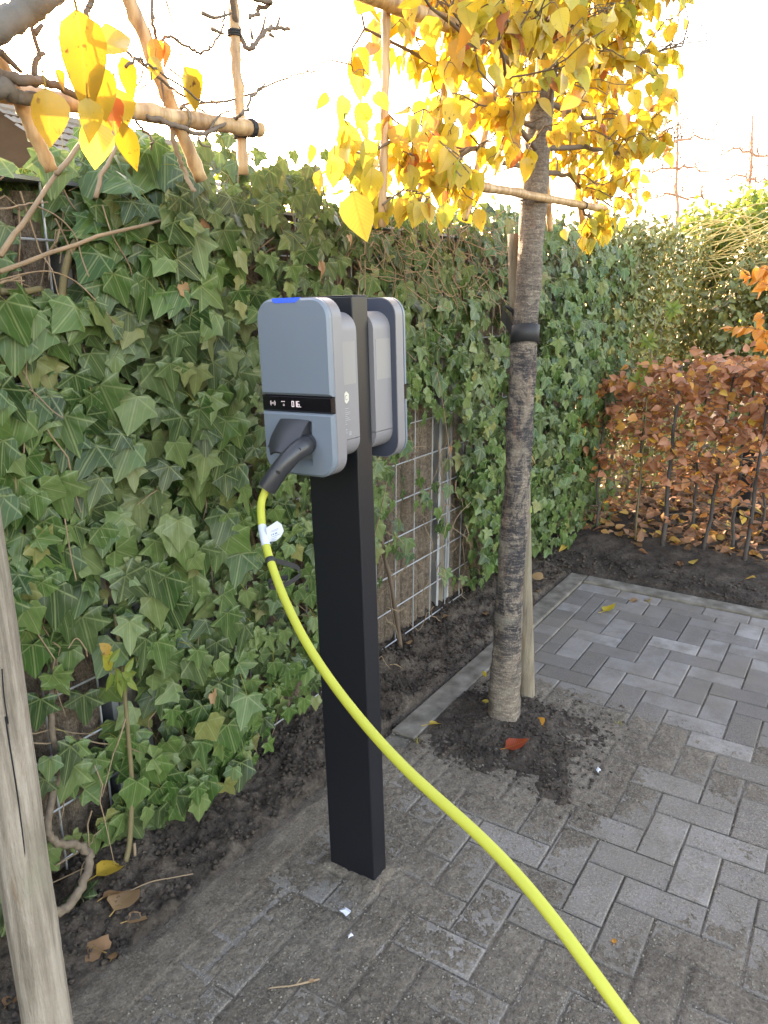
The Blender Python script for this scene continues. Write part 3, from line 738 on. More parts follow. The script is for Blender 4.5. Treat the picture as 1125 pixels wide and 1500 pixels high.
while cnt < 6300:
    a = ri.uniform(0.2, 5.2); z = ri.uniform(0.02, 1.94)
    if z > ztop(a) + ri.normal(0, .02) or z < zbot(a) + abs(ri.normal(0, .05)): continue
    g = 1.0
    if inpoly(GAP_TL, a, z): g = 0.10
    elif inpoly(GAP_BL, a, z): g = 0.16
    elif inpoly(GAP_R, a, z): g = 0.07
    elif a < 1.2 and z < 0.8: g = 0.6
    if a > 2.1 and ri.rand() < .30: continue
    if ri.rand() > g: continue
    if a > 2.2 and a < 4.6 and z > 1.1 and vnoise(np.array(a * 7), np.array(z * 7), 3) < 0.12: continue
    size = ri.uniform(0.052, 0.104) if a < 1.5 else (ri.uniform(0.034, 0.066) if a < 2.2 else ri.uniform(0.042, 0.080))
    thick = 0.05 + 0.15 * fbm(np.array(a * 3), np.array(z * 3), 61, 3) + (0.08 if a > 3.4 else 0) + (0.05 if 1.25 < a < 2.0 and z > .3 else 0)
    dep = thick * ri.rand() ** 0.9 if g > .5 else ri.uniform(0.01, .05)
    ivy_leaf(a, z, float(dep), size); cnt += 1
# stray shoots on top
for k in range(300):
    a = ri.uniform(0.6, 4.9); ivy_leaf(a, ztop(a) - .04 + abs(ri.normal(0, .04)), ri.uniform(-.2, .06), ri.uniform(.03, .055))
P, T, N, S = map(np.array, (P, T, N, S))
OCC = [(385, 436, 592, 700), (455, 700, 560, 1290), (722, 250, 790, 1050)]
leaves(ivy, MAT['ivy'], IVY, P, T, N, S, 'leaf', 'foliage', 300, ri, (-.05, 0.42), IVY2, 4.0, OCC)
# leaf stalks, vines and dry twigs
m = MB()
for k in ri.choice(len(P), 1500, False):
    p = Vector(P[k]); q = p + Vector((ri.normal(0, .02), 0.03 + .03 * ri.rand(), ri.normal(.02, .03))); mid = (p + q) / 2 + Vector((0, 0, .008))
    m.tube([p, mid, q], [0.0009, 0.0010, 0.0012], 4, False)
m.build('leaf_stalks', MAT['sprig'], ivy)['kind'] = 'stuff'
def stem(pts, r0, r1, mat='vine', name='stem', amp=0.0, nseg=6):
    m = MB(); p = bez(pts, nseg); p = [q + Vector(ri.normal(0, amp, 3)) for q in p] if amp else p
    m.tube(p, np.linspace(r0, r1, len(p)).tolist(), 8); return m.build(name, MAT[mat], ivy, True)
# twisted stem beside the left stake, and rising stems
stem([at_b(60, 1340, 1.47), at_b(98, 1330, 1.46), at_b(122, 1290, 1.47), at_b(132, 1255, 1.49), at_b(112, 1238, 1.51), at_b(80, 1232, 1.52), at_b(70, 1205, 1.53), at_b(84, 1130, 1.56), at_b(74, 1050, 1.57), at_b(80, 960, 1.57), at_b(104, 900, 1.57), at_b(96, 820, 1.57), at_b(70, 760, 1.57)], 0.0125, 0.006, 'root', amp=.0022)
stem([at_b(85, 500, 1.56), at_b(90, 440, 1.55), at_b(98, 385, 1.54), at_b(118, 345, 1.53), at_b(148, 332, 1.53), at_b(185, 338, 1.56)], 0.010, 0.007, 'greenbark')
stem([at_b(0, 427, 1.53), at_b(30, 428, 1.53), at_b(60, 423, 1.55)], 0.008, 0.007, 'greenbark')
stem([at_b(560, 410, 1.55), at_b(590, 480, 1.54), at_b(616, 505, 1.54), at_b(650, 525, 1.56)], 0.009, 0.006, 'greenbark')
stem([at_b(694, 880, 1.57), at_b(690, 800, 1.56), at_b(692, 760, 1.56), at_b(686, 735, 1.57), at_b(690, 640, 1.57), at_b(700, 560, 1.58)], 0.014, 0.008, 'greenbark', amp=.002)
for (u0, v0, u1, v1, b, r_) in [(0, 398, 262, 315, 1.42, .0045), (0, 375, 82, 255, 1.40, .0055), (82, 255, 135, 190, 1.40, .005), (0, 415, 40, 400, 1.46, .0026), (140, 290, 170, 215, 1.46, .005), (0, 306, 70, 296, 1.5, .002)]:
    m = MB(); m.tube(wander(at_b(u0, v0, b), at_b(u1, v1, b + .02), 8, 0.002, ri), [r_ * (1.1 - .35 * t / 8) for t in range(9)], 7); m.build('dry_stem', MAT['vine'], ivy, True)
for pts in ([(0, 410), (40, 400), (75, 398), (110, 412), (140, 440), (172, 478)], [(50, 300), (85, 318), (110, 345), (120, 378), (130, 405)], [(150, 300), (165, 345), (190, 390), (196, 425)], [(30, 565), (50, 575), (75, 600), (92, 612)], [(470, 260), (480, 300), (500, 320), (530, 335)], [(600, 300), (610, 350), (600, 400), (612, 440)], [(640, 545), (650, 600), (660, 690), (655, 760), (648, 800), (652, 850)], [(655, 800), (668, 760), (690, 735)], [(545, 800), (560, 740), (568, 700)], [(95, 760), (105, 820), (112, 850)], [(300, 900), (290, 950), (310, 990)], [(870, 400), (880, 430), (885, 480), (880, 540)], [(100, 950), (112, 935), (125, 950), (128, 962)]):
    m = MB(); m.tube(bez([at_b(u_, v_, 1.455 + .03 * ri.rand()) for u_, v_ in pts], 6), 0.0016, 5); m.build('tendril', MAT['vine'], ivy, True)
m = MB()
for k in range(620):
    a = ri.uniform(0.7, 5.0); z = ri.uniform(0.1, 1.0) if ri.rand() < .3 else ztop(a) - abs(ri.normal(0, .28)); L = ri.uniform(.08, .32)
    if z < .05: continue
    an = ri.normal(-1.4, .7); y0 = FB - ri.uniform(0.005, .10)
    q = (a + math.cos(an) * L, y0 + ri.normal(0, .03), max(z + math.sin(an) * L, 0.04))
    m.tube(wander((a, y0, z), q, 5, 0.012, ri), [0.0022, .002, .0018, .0016, .0013, .001], 4, False)
for k in range(210):       # tangle of dead twigs on the crest right of the post
    a = ri.uniform(2.1, 3.7); z = ztop(a) - ri.uniform(.03, .32); L = ri.uniform(.1, .34); an = ri.normal(-0.6, .8)
    y0 = FB - ri.uniform(.02, .19)
    m.tube(wander((a, y0, z), (a + math.cos(an) * L, y0 + ri.normal(0, .05), z + math.sin(an) * L * .7), 5, .014, ri), [0.002, .002, .0017, .0015, .0013, .001], 4, False)
m.build('dead_twigs', MAT['vine'], ivy)['kind'] = 'stuff'
for (u_, v_, s_) in [(846, 622, .055), (857, 628, .048)]: one_leaf('yellow_leaf', MAT['pale'], SMALL, at_b(u_, v_, 1.38), (0, -.1, -1), (-.3, -1, .2), s_, .4, .2, .7, .2, ivy)
# dry brown leaves caught in the ivy
for (u_, v_, s, tw) in [(268, 418, .05, .3), (302, 327, .045, -.4), (512, 345, .04, .2), (780, 668, .06, .5), (660, 655, .05, -.3), (312, 1015, .045, .2), (470, 385, .05, .1)]:
    p = at_b(u_, v_, 1.43 if u_ > 500 else 1.40)
    one_leaf('dry_leaf', MAT['brown'], SMALL if u_ % 2 else IVY2, p, (tw, -.3, -1), (0.1, -1, .3 + tw), s, 0.9, .6, 1.2, .2, ivy)

# ================================================================== CHARGER POST
LEAN = 0.034
def lean(p, o=(1.40, 0.985, 0.0)):
    """tilt towards the fence, as the post stands"""
    p = Vector(p); z = p.z - o[2]; y = p.y - o[1]
    return Vector((p.x, p.y + LEAN * z, p.z - LEAN * y))
post = empty('charger_post', (1.41, 0.985, 0)); tag(post, 'tall square black steel post carrying both chargers', 'post')
m = MB(); m.box((1.382, 0.914, -0.25), (1.442, 1.056, 1.498), 0.0025)
m.v = [tuple(lean(p)) for p in m.v]; m.build('column', MAT['post_black'], post)
m = MB(); m.box((1.383, 0.915, 1.4982), (1.441, 1.055, 1.5005), 0.001); m.v = [tuple(lean(p)) for p in m.v]; m.build('top_cap', MAT['post_black'], post)

def rrect(w, h, r, n=9):
    out = []
    for cx, cz, a0 in ((w / 2 - r, h / 2 - r, 0), (-w / 2 + r, h / 2 - r, 90), (-w / 2 + r, -h / 2 + r, 180), (w / 2 - r, -h / 2 + r, 270)):
        for k in range(n):
            a = math.radians(a0 + 90 * k / (n - 1)); out.append((cx + r * math.cos(a), cz + r * math.sin(a)))
    return out
def clip(poly, z0, z1):
    def half(p, f, z):
        o = []
        for i in range(len(p)):
            a, b = p[i], p[(i + 1) % len(p)]
            ia, ib = f(a[1]), f(b[1])
            if ia: o.append(a)
            if ia != ib:
                t = (z - a[1]) / (b[1] - a[1]); o.append((a[0] + (b[0] - a[0]) * t, z))
        return o
    p = half(poly, lambda q: q >= z0, z0); return half(p, lambda q: q <= z1, z1)
def inset(poly, d):
    n = len(poly); o = []
    for i in range(n):
        p0, p1, p2 = (Vector(poly[i - 1]), Vector(poly[i]), Vector(poly[(i + 1) % n]))
        e1 = (p1 - p0); e2 = (p2 - p1)
        if e1.length < 1e-7 or e2.length < 1e-7: e1 = e1 if e1.length > e2.length else e2; e2 = e1
        n1 = Vector((-e1.y, e1.x)).normalized(); n2 = Vector((-e2.y, e2.x)).normalized()
        b = n1 + n2; b = b.normalized() / max(0.5, b.normalized().dot(n1)) if b.length > 1e-6 else n1
        q = p1 + b * d; o.append((q.x, q.y))
    return o
def slab(mb, poly, x0, x1, holes=(), bev=0.0, T=lambda p: p):
    """poly in (y,z), counter-clockwise; front at x0 (towards the camera), back at x1; bevelled front rim"""
    front = inset(poly, bev) if bev else poly
    loops = [[Vector((0, y, z)) for y, z in front]] + [[Vector((0, y, z)) for y, z in h] for h in holes]
    flat = [p for l in loops for p in l]
    tr = tessellate_polygon(loops)
    mb.add([T((x0, p.y, p.z)) for p in flat], [tuple(t) for t in tr])
    def wall(a, xa, b, xb, flip=False):
        n = len(a); vs = [T((xa, p[0], p[1])) for p in a] + [T((xb, p[0], p[1])) for p in b]
        fs = [(i, (i + 1) % n, n + (i + 1) % n, n + i) for i in range(n)]
        mb.add(vs, [f[::-1] for f in fs] if flip else fs)
    if bev: wall(front, x0, poly, x0 + bev); wall(poly, x0 + bev, poly, x1)
    else: wall(poly, x0, poly, x1)
    for h in holes: wall(h, x0, h, x1)
    mb.add([T((x1, y, z)) for y, z in poly], [tuple(range(len(poly)))])
def fix_normals(o):
    bm = bmesh.new(); bm.from_mesh(o.data); bmesh.ops.remove_doubles(bm, verts=bm.verts[:], dist=1e-5); bmesh.ops.recalc_face_normals(bm, faces=bm.faces[:]); bm.to_mesh(o.data); bm.free()
    return o
def smooth_angle(o, deg=30):
    me = o.data; me.polygons.foreach_set('use_smooth', [True] * len(me.polygons))
    if hasattr(me, 'set_sharp_from_angle'): me.set_sharp_from_angle(angle=math.radians(deg))
    return o

CH_W, CH_H, CH_Z = 0.192, 0.372, 1.310      # width, height, centre height
def charger(label, front_a, back_a, flip):
    """front_a: plane of the front cover; back_a: face of the post; flip mirrors it to the far side"""
    yc = 0.985; s = -1 if flip else 1
    root = empty('wall_charger', lean(((front_a + back_a) / 2, yc, CH_Z))); tag(root, label, 'charger', 'chargers on the black post')
    depth = abs(back_a - front_a)
    T = lambda p: lean((front_a + s * p[0], yc + p[1] * s, CH_Z + p[2]))      # p.x: distance behind the front
    def fin(mb, name, mat, par=root, deg=32):
        return smooth_angle(fix_normals(mb.build(name, mat, par)), deg)
    full = rrect(CH_W, CH_H, 0.042)
    zb0, zb1 = -0.048, -0.014      # display band
    up = clip(rrect(CH_W, CH_H, 0.042), zb1 + 0.0012, 1); lo = clip(full, -1, zb0 - 0.0012)
    m = MB(); slab(m, up, 0.0, 0.012, (), 0.005, T); cover = fin(m, 'upper_cover', MAT['cover'])
    hole = [(-0.037, -0.163), (0.046, -0.156), (0.043, -0.066), (-0.041, -0.066)]
    hole = [(y, z) for y, z in hole]
    m = MB(); slab(m, lo, 0.0, 0.012, [hole] if not flip else [], 0.005, T); lower = fin(m, 'lower_cover', MAT['cover'])
    m = MB(); slab(m, [(-CH_W / 2 + .0006, zb0), (CH_W / 2 - .0006, zb0), (CH_W / 2 - .0006, zb1), (-CH_W / 2 + .0006, zb1)], 0.0012, 0.012, (), 0.003, T); band = fin(m, 'display_band', MAT['gloss'])
    m = MB(); slab(m, inset(full, 0.003), 0.0122, 0.0142, [hole] if not flip else [], 0, T); fin(m, 'gap_seal', MAT['dark'])
    m = MB(); slab(m, inset(full, 0.0002), 0.0144, 0.046, [hole] if not flip else [], 0.0012, T); fin(m, 'shell', MAT['shell'])
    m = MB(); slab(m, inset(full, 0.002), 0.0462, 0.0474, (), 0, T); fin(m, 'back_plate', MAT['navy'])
    body = rrect(CH_W - 0.030, CH_H - 0.060, 0.040)
    body = [(y, z) for y, z in body]
    zl = -CH_H / 2 + 0.072
    m = MB(); slab(m, clip(body, zl + .0012, 1), 0.0476, depth - 0.002, (), 0, T); fin(m, 'body', MAT['shell'])
    m = MB(); slab(m, clip(body, -1, zl - .0002), 0.0476, depth - 0.002, (), 0, T); fin(m, 'body_base', MAT['shell'])
    ridge = inset(clip(body, zl - .0002, zl + .0012), -0.0006)
    # print on the side of the body (the side turned to the camera: y = -half on the near one)
    yb = -(CH_W - 0.030) / 2 * (1 if not flip else -1)
    sg = 1 if not flip else -1
    def side_box(name, x0, x1, z0, z1, mat, t=0.0006):
        mb = MB(); lo_ = min(yb, yb - sg * t); hi_ = max(yb, yb - sg * t)
        mb.box((x0, lo_, z0), (x1, hi_, z1)); mb.v = [tuple(T(p)) for p in mb.v]; return mb.build(name, mat, root)
    side_box('side_panel', 0.050, depth - 0.010, 0.005, 0.095, MAT['grey_panel'])
    # blue status light at the top of the cover
    m = MB(); arc = [(0.048, CH_H / 2 + .0012), (-0.022, CH_H / 2 + .0012), (-0.020, CH_H / 2 - .005), (-0.014, CH_H / 2 - 0.0085), (0.040, CH_H / 2 - 0.0085), (0.046, CH_H / 2 - .005)]
    arc = arc if not flip else [(-y, z) for y, z in arc][::-1]
    slab(m, arc, -0.0008, 0.010, (), 0, T); fin(m, 'status_light', MAT['led'] if not flip else MAT['gloss'])
    if flip: return root
    # hexagon badge with a C, and small print
    xc, zc = 0.072, -0.022
    hexa = [(xc + 0.0105 * math.cos(math.radians(30 + 60 * k)), zc + 0.0135 * math.sin(math.radians(30 + 60 * k))) for k in range(6)]
    m = MB(); m.add([T((x, yb - 0.0008, z)) for x, z in hexa] + [T((x, yb, z)) for x, z in hexa], [tuple(range(6)), tuple(range(11, 5, -1))] + [(i, (i + 1) % 6, 6 + (i + 1) % 6, 6 + i) for i in range(6)])
    badge = m.build('hexagon_badge', MAT['cream'], root)
    m = MB()
    for k in range(11):
        a0 = math.radians(45 + 25 * k); a1 = math.radians(45 + 25 * (k + 1)); q = []
        for (aa, rr) in ((a0, .0035), (a1, .0035), (a1, .0050), (a0, .0050)): q.append(T((xc + rr * math.cos(aa), yb - 0.0010, zc + 1.15 * rr * math.sin(aa))))
        m.add(q, [(0, 1, 2, 3)])
    m.build('badge_letter', MAT['shell'], badge)
    m = MB(); rr = np.random.RandomState(3)
    def dash(x0, x1, z, h=.0009):
        m.box((x0, yb - .0006, z), (x1, yb, z + h))
    for k, L in enumerate([.016, .010, .022, .020, .012, .018, .022, .006, .010]):
        x = 0.062
        while x < 0.062 + L: w = rr.uniform(.0015, .004); dash(x, min(x + w, .062 + L), -0.046 - 0.0042 * k); x += w + .0009
    for x in (.064, .0665, .069): dash(x, x + .0018, -.092, .0016)
    for k in range(5): dash(.063, .063 + .0012, -.103 + .0016 * k); dash(.068, .0695, -.100 + .001 * k)
    for k in range(4): dash(.078 + .002 * k, .0788 + .002 * k, -.105, .004 + .0016 * (k % 2)); dash(.078, .086, -.1045 + .0024 * k, .0005)
    m.v = [tuple(T(p)) for p in m.v]; m.build('small_print', MAT['print'], root)
    # display: radio symbol, small bars and the reading 016
    zd = (zb0 + zb1) / 2
    def seg(mb, y0, z0, y1, z1): mb.box((0.0004, min(y0, y1), min(z0, z1)), (0.0011, max(y0, y1), max(z0, z1)))
    m = MB()
    def sev(y, on, h=.0125, w=.0062, t=.0012):
        # y grows to the left in the picture
        hh = h / 2
        S = {'a': (y, zd + hh - t, y - w, zd + hh), 'g': (y, zd - t / 2, y - w, zd + t / 2), 'd': (y, zd - hh, y - w, zd - hh + t), 'f': (y, zd, y - t, zd + hh), 'b': (y - w + t, zd, y - w, zd + hh), 'e': (y, zd - hh, y - t, zd), 'c': (y - w + t, zd - hh, y - w, zd)}
        for k in on: seg(m, *S[k])
    sev(0.0115, 'abcdef'); sev(0.0045, 'bc'); sev(-0.0030, 'acdefg')
    seg(m, -.0105, zd - .0062, -.0135, zd - .0052)
    m.v = [tuple(T(p)) for p in m.v]; m.build('display_digits', MAT['disp'], band)
    m = MB()
    for sgn in (1, -1):
        for r_ in (.0036, .0066):
            for k in range(6):
                a0 = math.radians(-48 + 16 * k); a1 = a0 + math.radians(16); q = []
                for (aa, rr_) in ((a0, r_), (a1, r_), (a1, r_ + .0009), (a0, r_ + .0009)): q.append(T((0.0006, 0.064 + sgn * rr_ * math.cos(aa), zd + rr_ * math.sin(aa))))
                m.add(q, [(0, 1, 2, 3)])
    m.add([T((0.0006, 0.064 + .0014 * math.cos(k), zd + .0014 * math.sin(k))) for k in np.linspace(0, 6.28, 9)[:-1]], [tuple(range(8))])
    for k in range(3): m.add([T((.0006, .040 - .0035 * k + q[0], zd + .0035 + q[1])) for q in ((0, 0), (-.0024, 0), (-.0024, .0016), (0, .0016))], [(0, 1, 2, 3)])
    for k in range(2): m.add([T((.0006, .036 + q[0], zd - .002 - .0028 * k + q[1])) for q in ((0, 0), (-.005, 0), (-.005, .0007), (0, .0007))], [(0, 1, 2, 3)])
    m.build('display_icons', MAT['disp'], band)
    # socket recess: dark box set into the shell, with a cover-coloured scoop below
    m = MB(); hb = inset(hole, 0.002)
    n = 4; vs = [T((0.0121, y, z)) for y, z in hole] + [T((0.060, y, z)) for y, z in hb]
    m.add(vs, [(i, (i + 1) % n, n + (i + 1) % n, n + i) for i in range(n)] + [(7, 6, 5, 4)]); soc = m.build('socket', MAT['dark'], root)
    m = MB(); vs = [T(p) for p in ((0.0005, -0.037, -0.163), (0.0005, 0.046, -0.156), (0.022, 0.040, -0.137), (0.022, -0.034, -0.141), (0.024, 0.040, -.16), (0.024, -.034, -.163))]
    m.add(vs, [(0, 1, 2, 3), (2, 4, 5, 3)]); m.build('scoop', MAT['cover'], lower)
    m = MB(); cy, cz = 0.004, -0.107; ring = []
    for k in range(24):
        a = 2 * math.pi * k / 24; ring.append((cy - .004 + .0325 * math.cos(a), cz + .0325 * math.sin(a)))
    inn = [(cy - .004 + .0285 * math.cos(2 * math.pi * k / 24), cz + .0285 * math.sin(2 * math.pi * k / 24)) for k in range(24)]
    slab(m, ring, 0.016, 0.05, [inn], 0, T); fin(m, 'collar', MAT['plug'], soc)
    # open flap hinged at the top of the socket, resting on the plug
    m = MB(); prof = []
    nu, nv = 9, 9; V = []; F = []
    for layer in (0, 1):
        for iv in range(nv):
            t = iv / (nv - 1)
            for iu in range(nu):
                q = iu / (nu - 1) * 2 - 1
                w = 0.039 if t < .55 else 0.039 * (1 - 0.42 * ((t - .55) / .45) ** 2.2)
                x = -0.002 - 0.060 * t; z = -0.064 - 0.046 * t - 0.020 * t * t
                bul = 0.006 * (1 - q * q) * (0.3 + t) + (-.004 if layer else 0)
                V.append(T((x - bul * .6, 0.004 + q * w, z + bul)))
    L1 = nu * nv
    for iv in range(nv - 1):
        for iu in range(nu - 1):
            a = iv * nu + iu; F.append((a, a + 1, a + nu + 1, a + nu)); F.append((L1 + a, L1 + a + nu, L1 + a + nu + 1, L1 + a + 1))
    for iv in range(nv - 1):
        a = iv * nu; F.append((a, a + nu, L1 + a + nu, L1 + a)); a = iv * nu + nu - 1; F.append((a, L1 + a, L1 + a + nu, a + nu))
    for iu in range(nu - 1):
        F.append((iu, L1 + iu, L1 + iu + 1, iu + 1)); a = (nv - 1) * nu + iu; F.append((a, a + 1, L1 + a + 1, L1 + a))
    m.add(V, F)
    flap = fin(m, 'socket_flap', MAT['plug'], root, 40)
    for q in (-1, 1):
        m = MB(); y0 = 0.004 + q * 0.037
        tri = [(0.004, -0.066), (-0.006, -0.066), (-0.054, -0.118), (-0.046, -0.120), (0.002, -0.092)]
        vs = [T((x, y0, z)) for x, z in tri] + [T((x, y0 - q * .003, z)) for x, z in tri]
        m.add(vs, [(0, 1, 2, 3, 4), (9, 8, 7, 6, 5)] + [(i, (i + 1) % 5, 5 + (i + 1) % 5, 5 + i) for i in range(5)]); fin(m, 'flap_cheek', MAT['plug'], flap, 20)
    return root
charger('blue-grey charger with lit display and a plug in its socket', 1.260, 1.381, False)
charger('blue-grey charger seen from behind on far side of the post', 1.564, 1.443, True)

# ================================================================== CHARGING CABLE
cab = empty('charging_cable', (1.20, 1.03, 1.12)); tag(cab, 'bright yellow charging cable hanging from the black plug', 'cable')
plug_path = [at_a(452, 646, 1.275), at_a(449, 650, 1.252), at_a(441, 656, 1.226), at_a(430, 665, 1.206), at_a(418, 678, 1.190), at_a(404, 696, 1.176), at_a(391, 715, 1.165)]
pp = bez(plug_path, 8); rr_ = np.interp(np.linspace(0, 1, len(pp)), [0, .12, .22, .34, .5, .75, .93, 1.0], [.0220, .0220, .0220, .0210, .0196, .0194, .0202, .0200]).tolist()
m = MB(); m.tube(pp, rr_, 28); plug = smooth_angle(m.build('plug', MAT['plug'], cab), 45)
m = MB(); m.tube([pp[11], pp[11].lerp(pp[12], .5)], [0.0224, 0.0223], 28)
m.build('seam_ring', MAT['dark'], plug)
dd = (pp[-1] - pp[-9]).normalized(); side = (CAM - pp[-12]).normalized(); side = (side - dd * side.dot(dd)).normalized(); c = pp[-12] + side * 0.0195; w = dd.cross(side)
m = MB(); m.add([c + w * (.0052 * math.cos(k)) + dd * (.0034 * math.sin(k)) + side * 0.0010 for k in np.linspace(0, 6.283, 15)[:-1]] + [c - side * .003], [tuple(range(14))] + [(i, (i + 1) % 14, 14) for i in range(14)])
m.build('screw_hole', MAT['dark'], plug)
c2 = pp[18] + (CAM - pp[18]).normalized() * .0225; m = MB(); m.add([c2 + w * (.004 * math.cos(k)) + dd * (.0028 * math.sin(k)) for k in np.linspace(0, 6.283, 11)[:-1]], [tuple(range(10))]); m.build('latch_hole', MAT['dark'], plug)
cpts = [tuple(at_a(396, 706, 1.169)), tuple(at_a(389, 719, 1.162)), (1.1515, 1.0400, 1.0866), (1.1285, 1.0218, 1.0655), (1.1023, 0.9948, 1.0398), (1.0732, 0.9577, 1.0099), (1.0433, 0.9141, 0.9791), (1.0140, 0.8668, 0.9494), (0.9854, 0.8163, 0.9212), (0.9573, 0.7607, 0.8944), (0.9288, 0.6979, 0.8690), (0.9003, 0.6292, 0.8458), (0.8742, 0.5618, 0.8270), (0.8531, 0.5028, 0.8137), (0.8368, 0.4533, 0.8051), (0.8229, 0.4096, 0.7985), (0.8095, 0.3687, 0.7920), (0.7957, 0.3295, 0.7845), (0.7813, 0.2918, 0.7754), (0.7666, 0.2555, 0.7644), (0.7523, 0.2210, 0.7513), (0.7396, 0.1883, 0.7360), (0.7300, 0.1583, 0.7186), (0.7249, 0.1328, 0.6998), (0.7246, 0.1119, 0.6791), (0.722, 0.05, 0.60), (0.715, -0.04, 0.49), (0.69, -0.14, 0.36), (0.64, -0.27, 0.20), (0.56, -0.42, 0.07), (0.42, -0.62, 0.014), (0.2, -0.9, 0.012), (-0.3, -1.3, 0.012)]
cp = bez(cpts, 6)
m = MB(); m.tube(cp, 0.0082, 16); m.build('cord', MAT['cable'], cab, True)
# white label wrapped round the cable, its flag sticking out to the right
def near_pt(px_, py_):
    u, v, d = proj([list(p) for p in cp[:60]]); k = int(np.argmin((u - px_) ** 2 + (v - py_) ** 2)); return k
k0, k1 = near_pt(383, 770), near_pt(388, 799)
lab = MB(); lab.tube(cp[k0:k1 + 1], 0.0086, 16, False); tagm = lab.build('label_wrap', MAT['paper'], cab, True)
def cam_plane(k, dx, dy, dz=0.0):
    """point beside cable point k: dx right, dy up as seen, dz towards the viewer (metres)"""
    p = cp[k]; f = (CAM - p).normalized(); r = f.cross(Vector((0, 0, 1))).normalized() * -1; up = r.cross(f) * -1
    return p + r * dx + Vector((0, 0, 1)) * dy + f * dz
km = (k0 + k1) // 2
flag = [(0.005, 0.016, .007), (0.019, 0.0245, .001), (0.028, 0.030, -.003), (0.037, 0.022, -.007), (0.0405, 0.008, -.008), (0.034, -0.004, -.006), (0.024, -0.012, -.002), (0.008, -0.014, .006)]
m = MB(); F_ = [cam_plane(km, *q) for q in flag]; B_ = [cam_plane(km, q[0], q[1], q[2] - .0004) for q in flag]
m.add(F_ + B_, [tuple(range(8)), tuple(range(15, 7, -1))] + [(i, (i + 1) % 8, 8 + (i + 1) % 8, 8 + i) for i in range(8)]); flg = m.build('label_flag', MAT['paper'], cab)
m = MB(); rr = np.random.RandomState(9)
def lbar(x0, x1, y, h, sk=0.35):
    q = []
    for (x, yy) in ((x0, y), (x1, y), (x1, y + h), (x0, y + h)):
        t = x / 0.04; q.append(cam_plane(km, x, yy + sk * (x - .02), 0.0075 - 0.0155 * t + .0012))
    m.add(q, [(0, 1, 2, 3)])
for k, (x0, x1, y, h) in enumerate([(.014, .030, .0105, .0008), (.012, .029, .0080, .0008), (.012, .016, .0012, .0030), (.0175, .0205, .0012, .0030), (.0225, .027, .0012, .0030), (.012, .033, -.0024, .0009), (.012, .026, -.0060, .0007), (.012, .022, -.0085, .0007), (.012, .025, -.0110, .0007), (.011, .017, -.0150, .0009)]): lbar(x0, x1, y, h)
m.build('label_text', MAT['print_dark'], flg)
# black hook-and-loop strap: a band round the cable and a hanging loop
k2 = near_pt(394, 826)
m = MB(); m.tube([cp[k2].lerp(cp[k2 - 1], .55), cp[k2], cp[k2].lerp(cp[k2 + 1], .55)], 0.0102, 16); strap = m.build('strap', MAT['black_rubber'], cab, True)
loop = [(0.010, 0.0, .003), (0.030, -0.006, .0), (0.052, -0.016, -.006), (0.0585, -0.027, -.010), (0.050, -0.038, -.004), (0.028, -0.050, .010), (0.004, -0.054, .0185), (-0.006, -0.050, .012), (-0.003, -.042, -.006), (0.016, -.038, -.014), (0.034, -.036, -.016)]
lp = bez([cam_plane(k2, *q) for q in loop], 6); m = MB()
V = []
for p in lp:
    for (dz, dx) in ((.0055, 0), (-.0055, 0)): V.append(p + Vector((0, 0, dz)))
V2 = [p + (CAM - p).normalized() * -.0014 for p in V]; n = len(V)
fs = []
for i in range(len(lp) - 1):
    a = 2 * i; fs += [(a, a + 1, a + 3, a + 2), (n + a, n + a + 2, n + a + 3, n + a + 1), (a, a + 2, n + a + 2, n + a), (a + 1, n + a + 1, n + a + 3, a + 3)]
m.add(V + V2, fs); m.build('strap_loop', MAT['black_rubber'], strap)

# ================================================================== TREES, STAKES, CANES
rt = np.random.RandomState(21)
def trunk_mesh(path, rad, name, mat, parent, seed=0, knob=0.06, n=32, sub=22):
    P = bez(path, sub); R_ = np.interp(np.linspace(0, 1, len(P)), np.linspace(0, 1, len(rad)), rad)
    m = MB(); m.tube(P, R_.tolist(), n)
    V = m.v; out = []
    for i, p in enumerate(V):
        ring, k = divmod(i, n); c = P[ring]; d = Vector(p) - c; a = 2 * math.pi * k / n
        f = 1 + knob * (noise.noise(Vector((math.cos(a) * 1.3, math.sin(a) * 1.3, c.z * 7 + seed))) + 0.5 * noise.noise(Vector((math.cos(a) * 3, math.sin(a) * 3, c.z * 40 + seed))) + 0.35 * noise.noise(Vector((math.cos(a) * .5, math.sin(a) * .5, c.z * 16 + seed))))
        out.append(tuple(c + d * f))
    m.v = out; return m.build(name, mat, parent, True)
tree = empty('espalier_pear_tree', (2.33, 0.965, 0)); tag(tree, 'young espalier tree with yellow autumn leaves and dark ringed bark in the soil pit', 'tree')
tp = [(2.325, .966, -.08), (2.326, .965, 0.03), (2.331, .965, .40), (2.343, .965, .91), (2.350, .965, 1.39), (2.376, .965, 1.87), (2.398, .965, 2.155), (2.42, .965, 2.45), (2.43, .968, 2.9), (2.44, .965, 3.3)]
trunk_mesh(tp, [.072, .060, .0475, .0435, .041, .039, .036, .031, .024, .012], 'trunk', MAT['bark'], tree, 1, .15)
m = MB(); tz = bez(tp, 14); kk = min(range(len(tz)), key=lambda i: abs(tz[i].z - 1.385)); c = tz[kk]
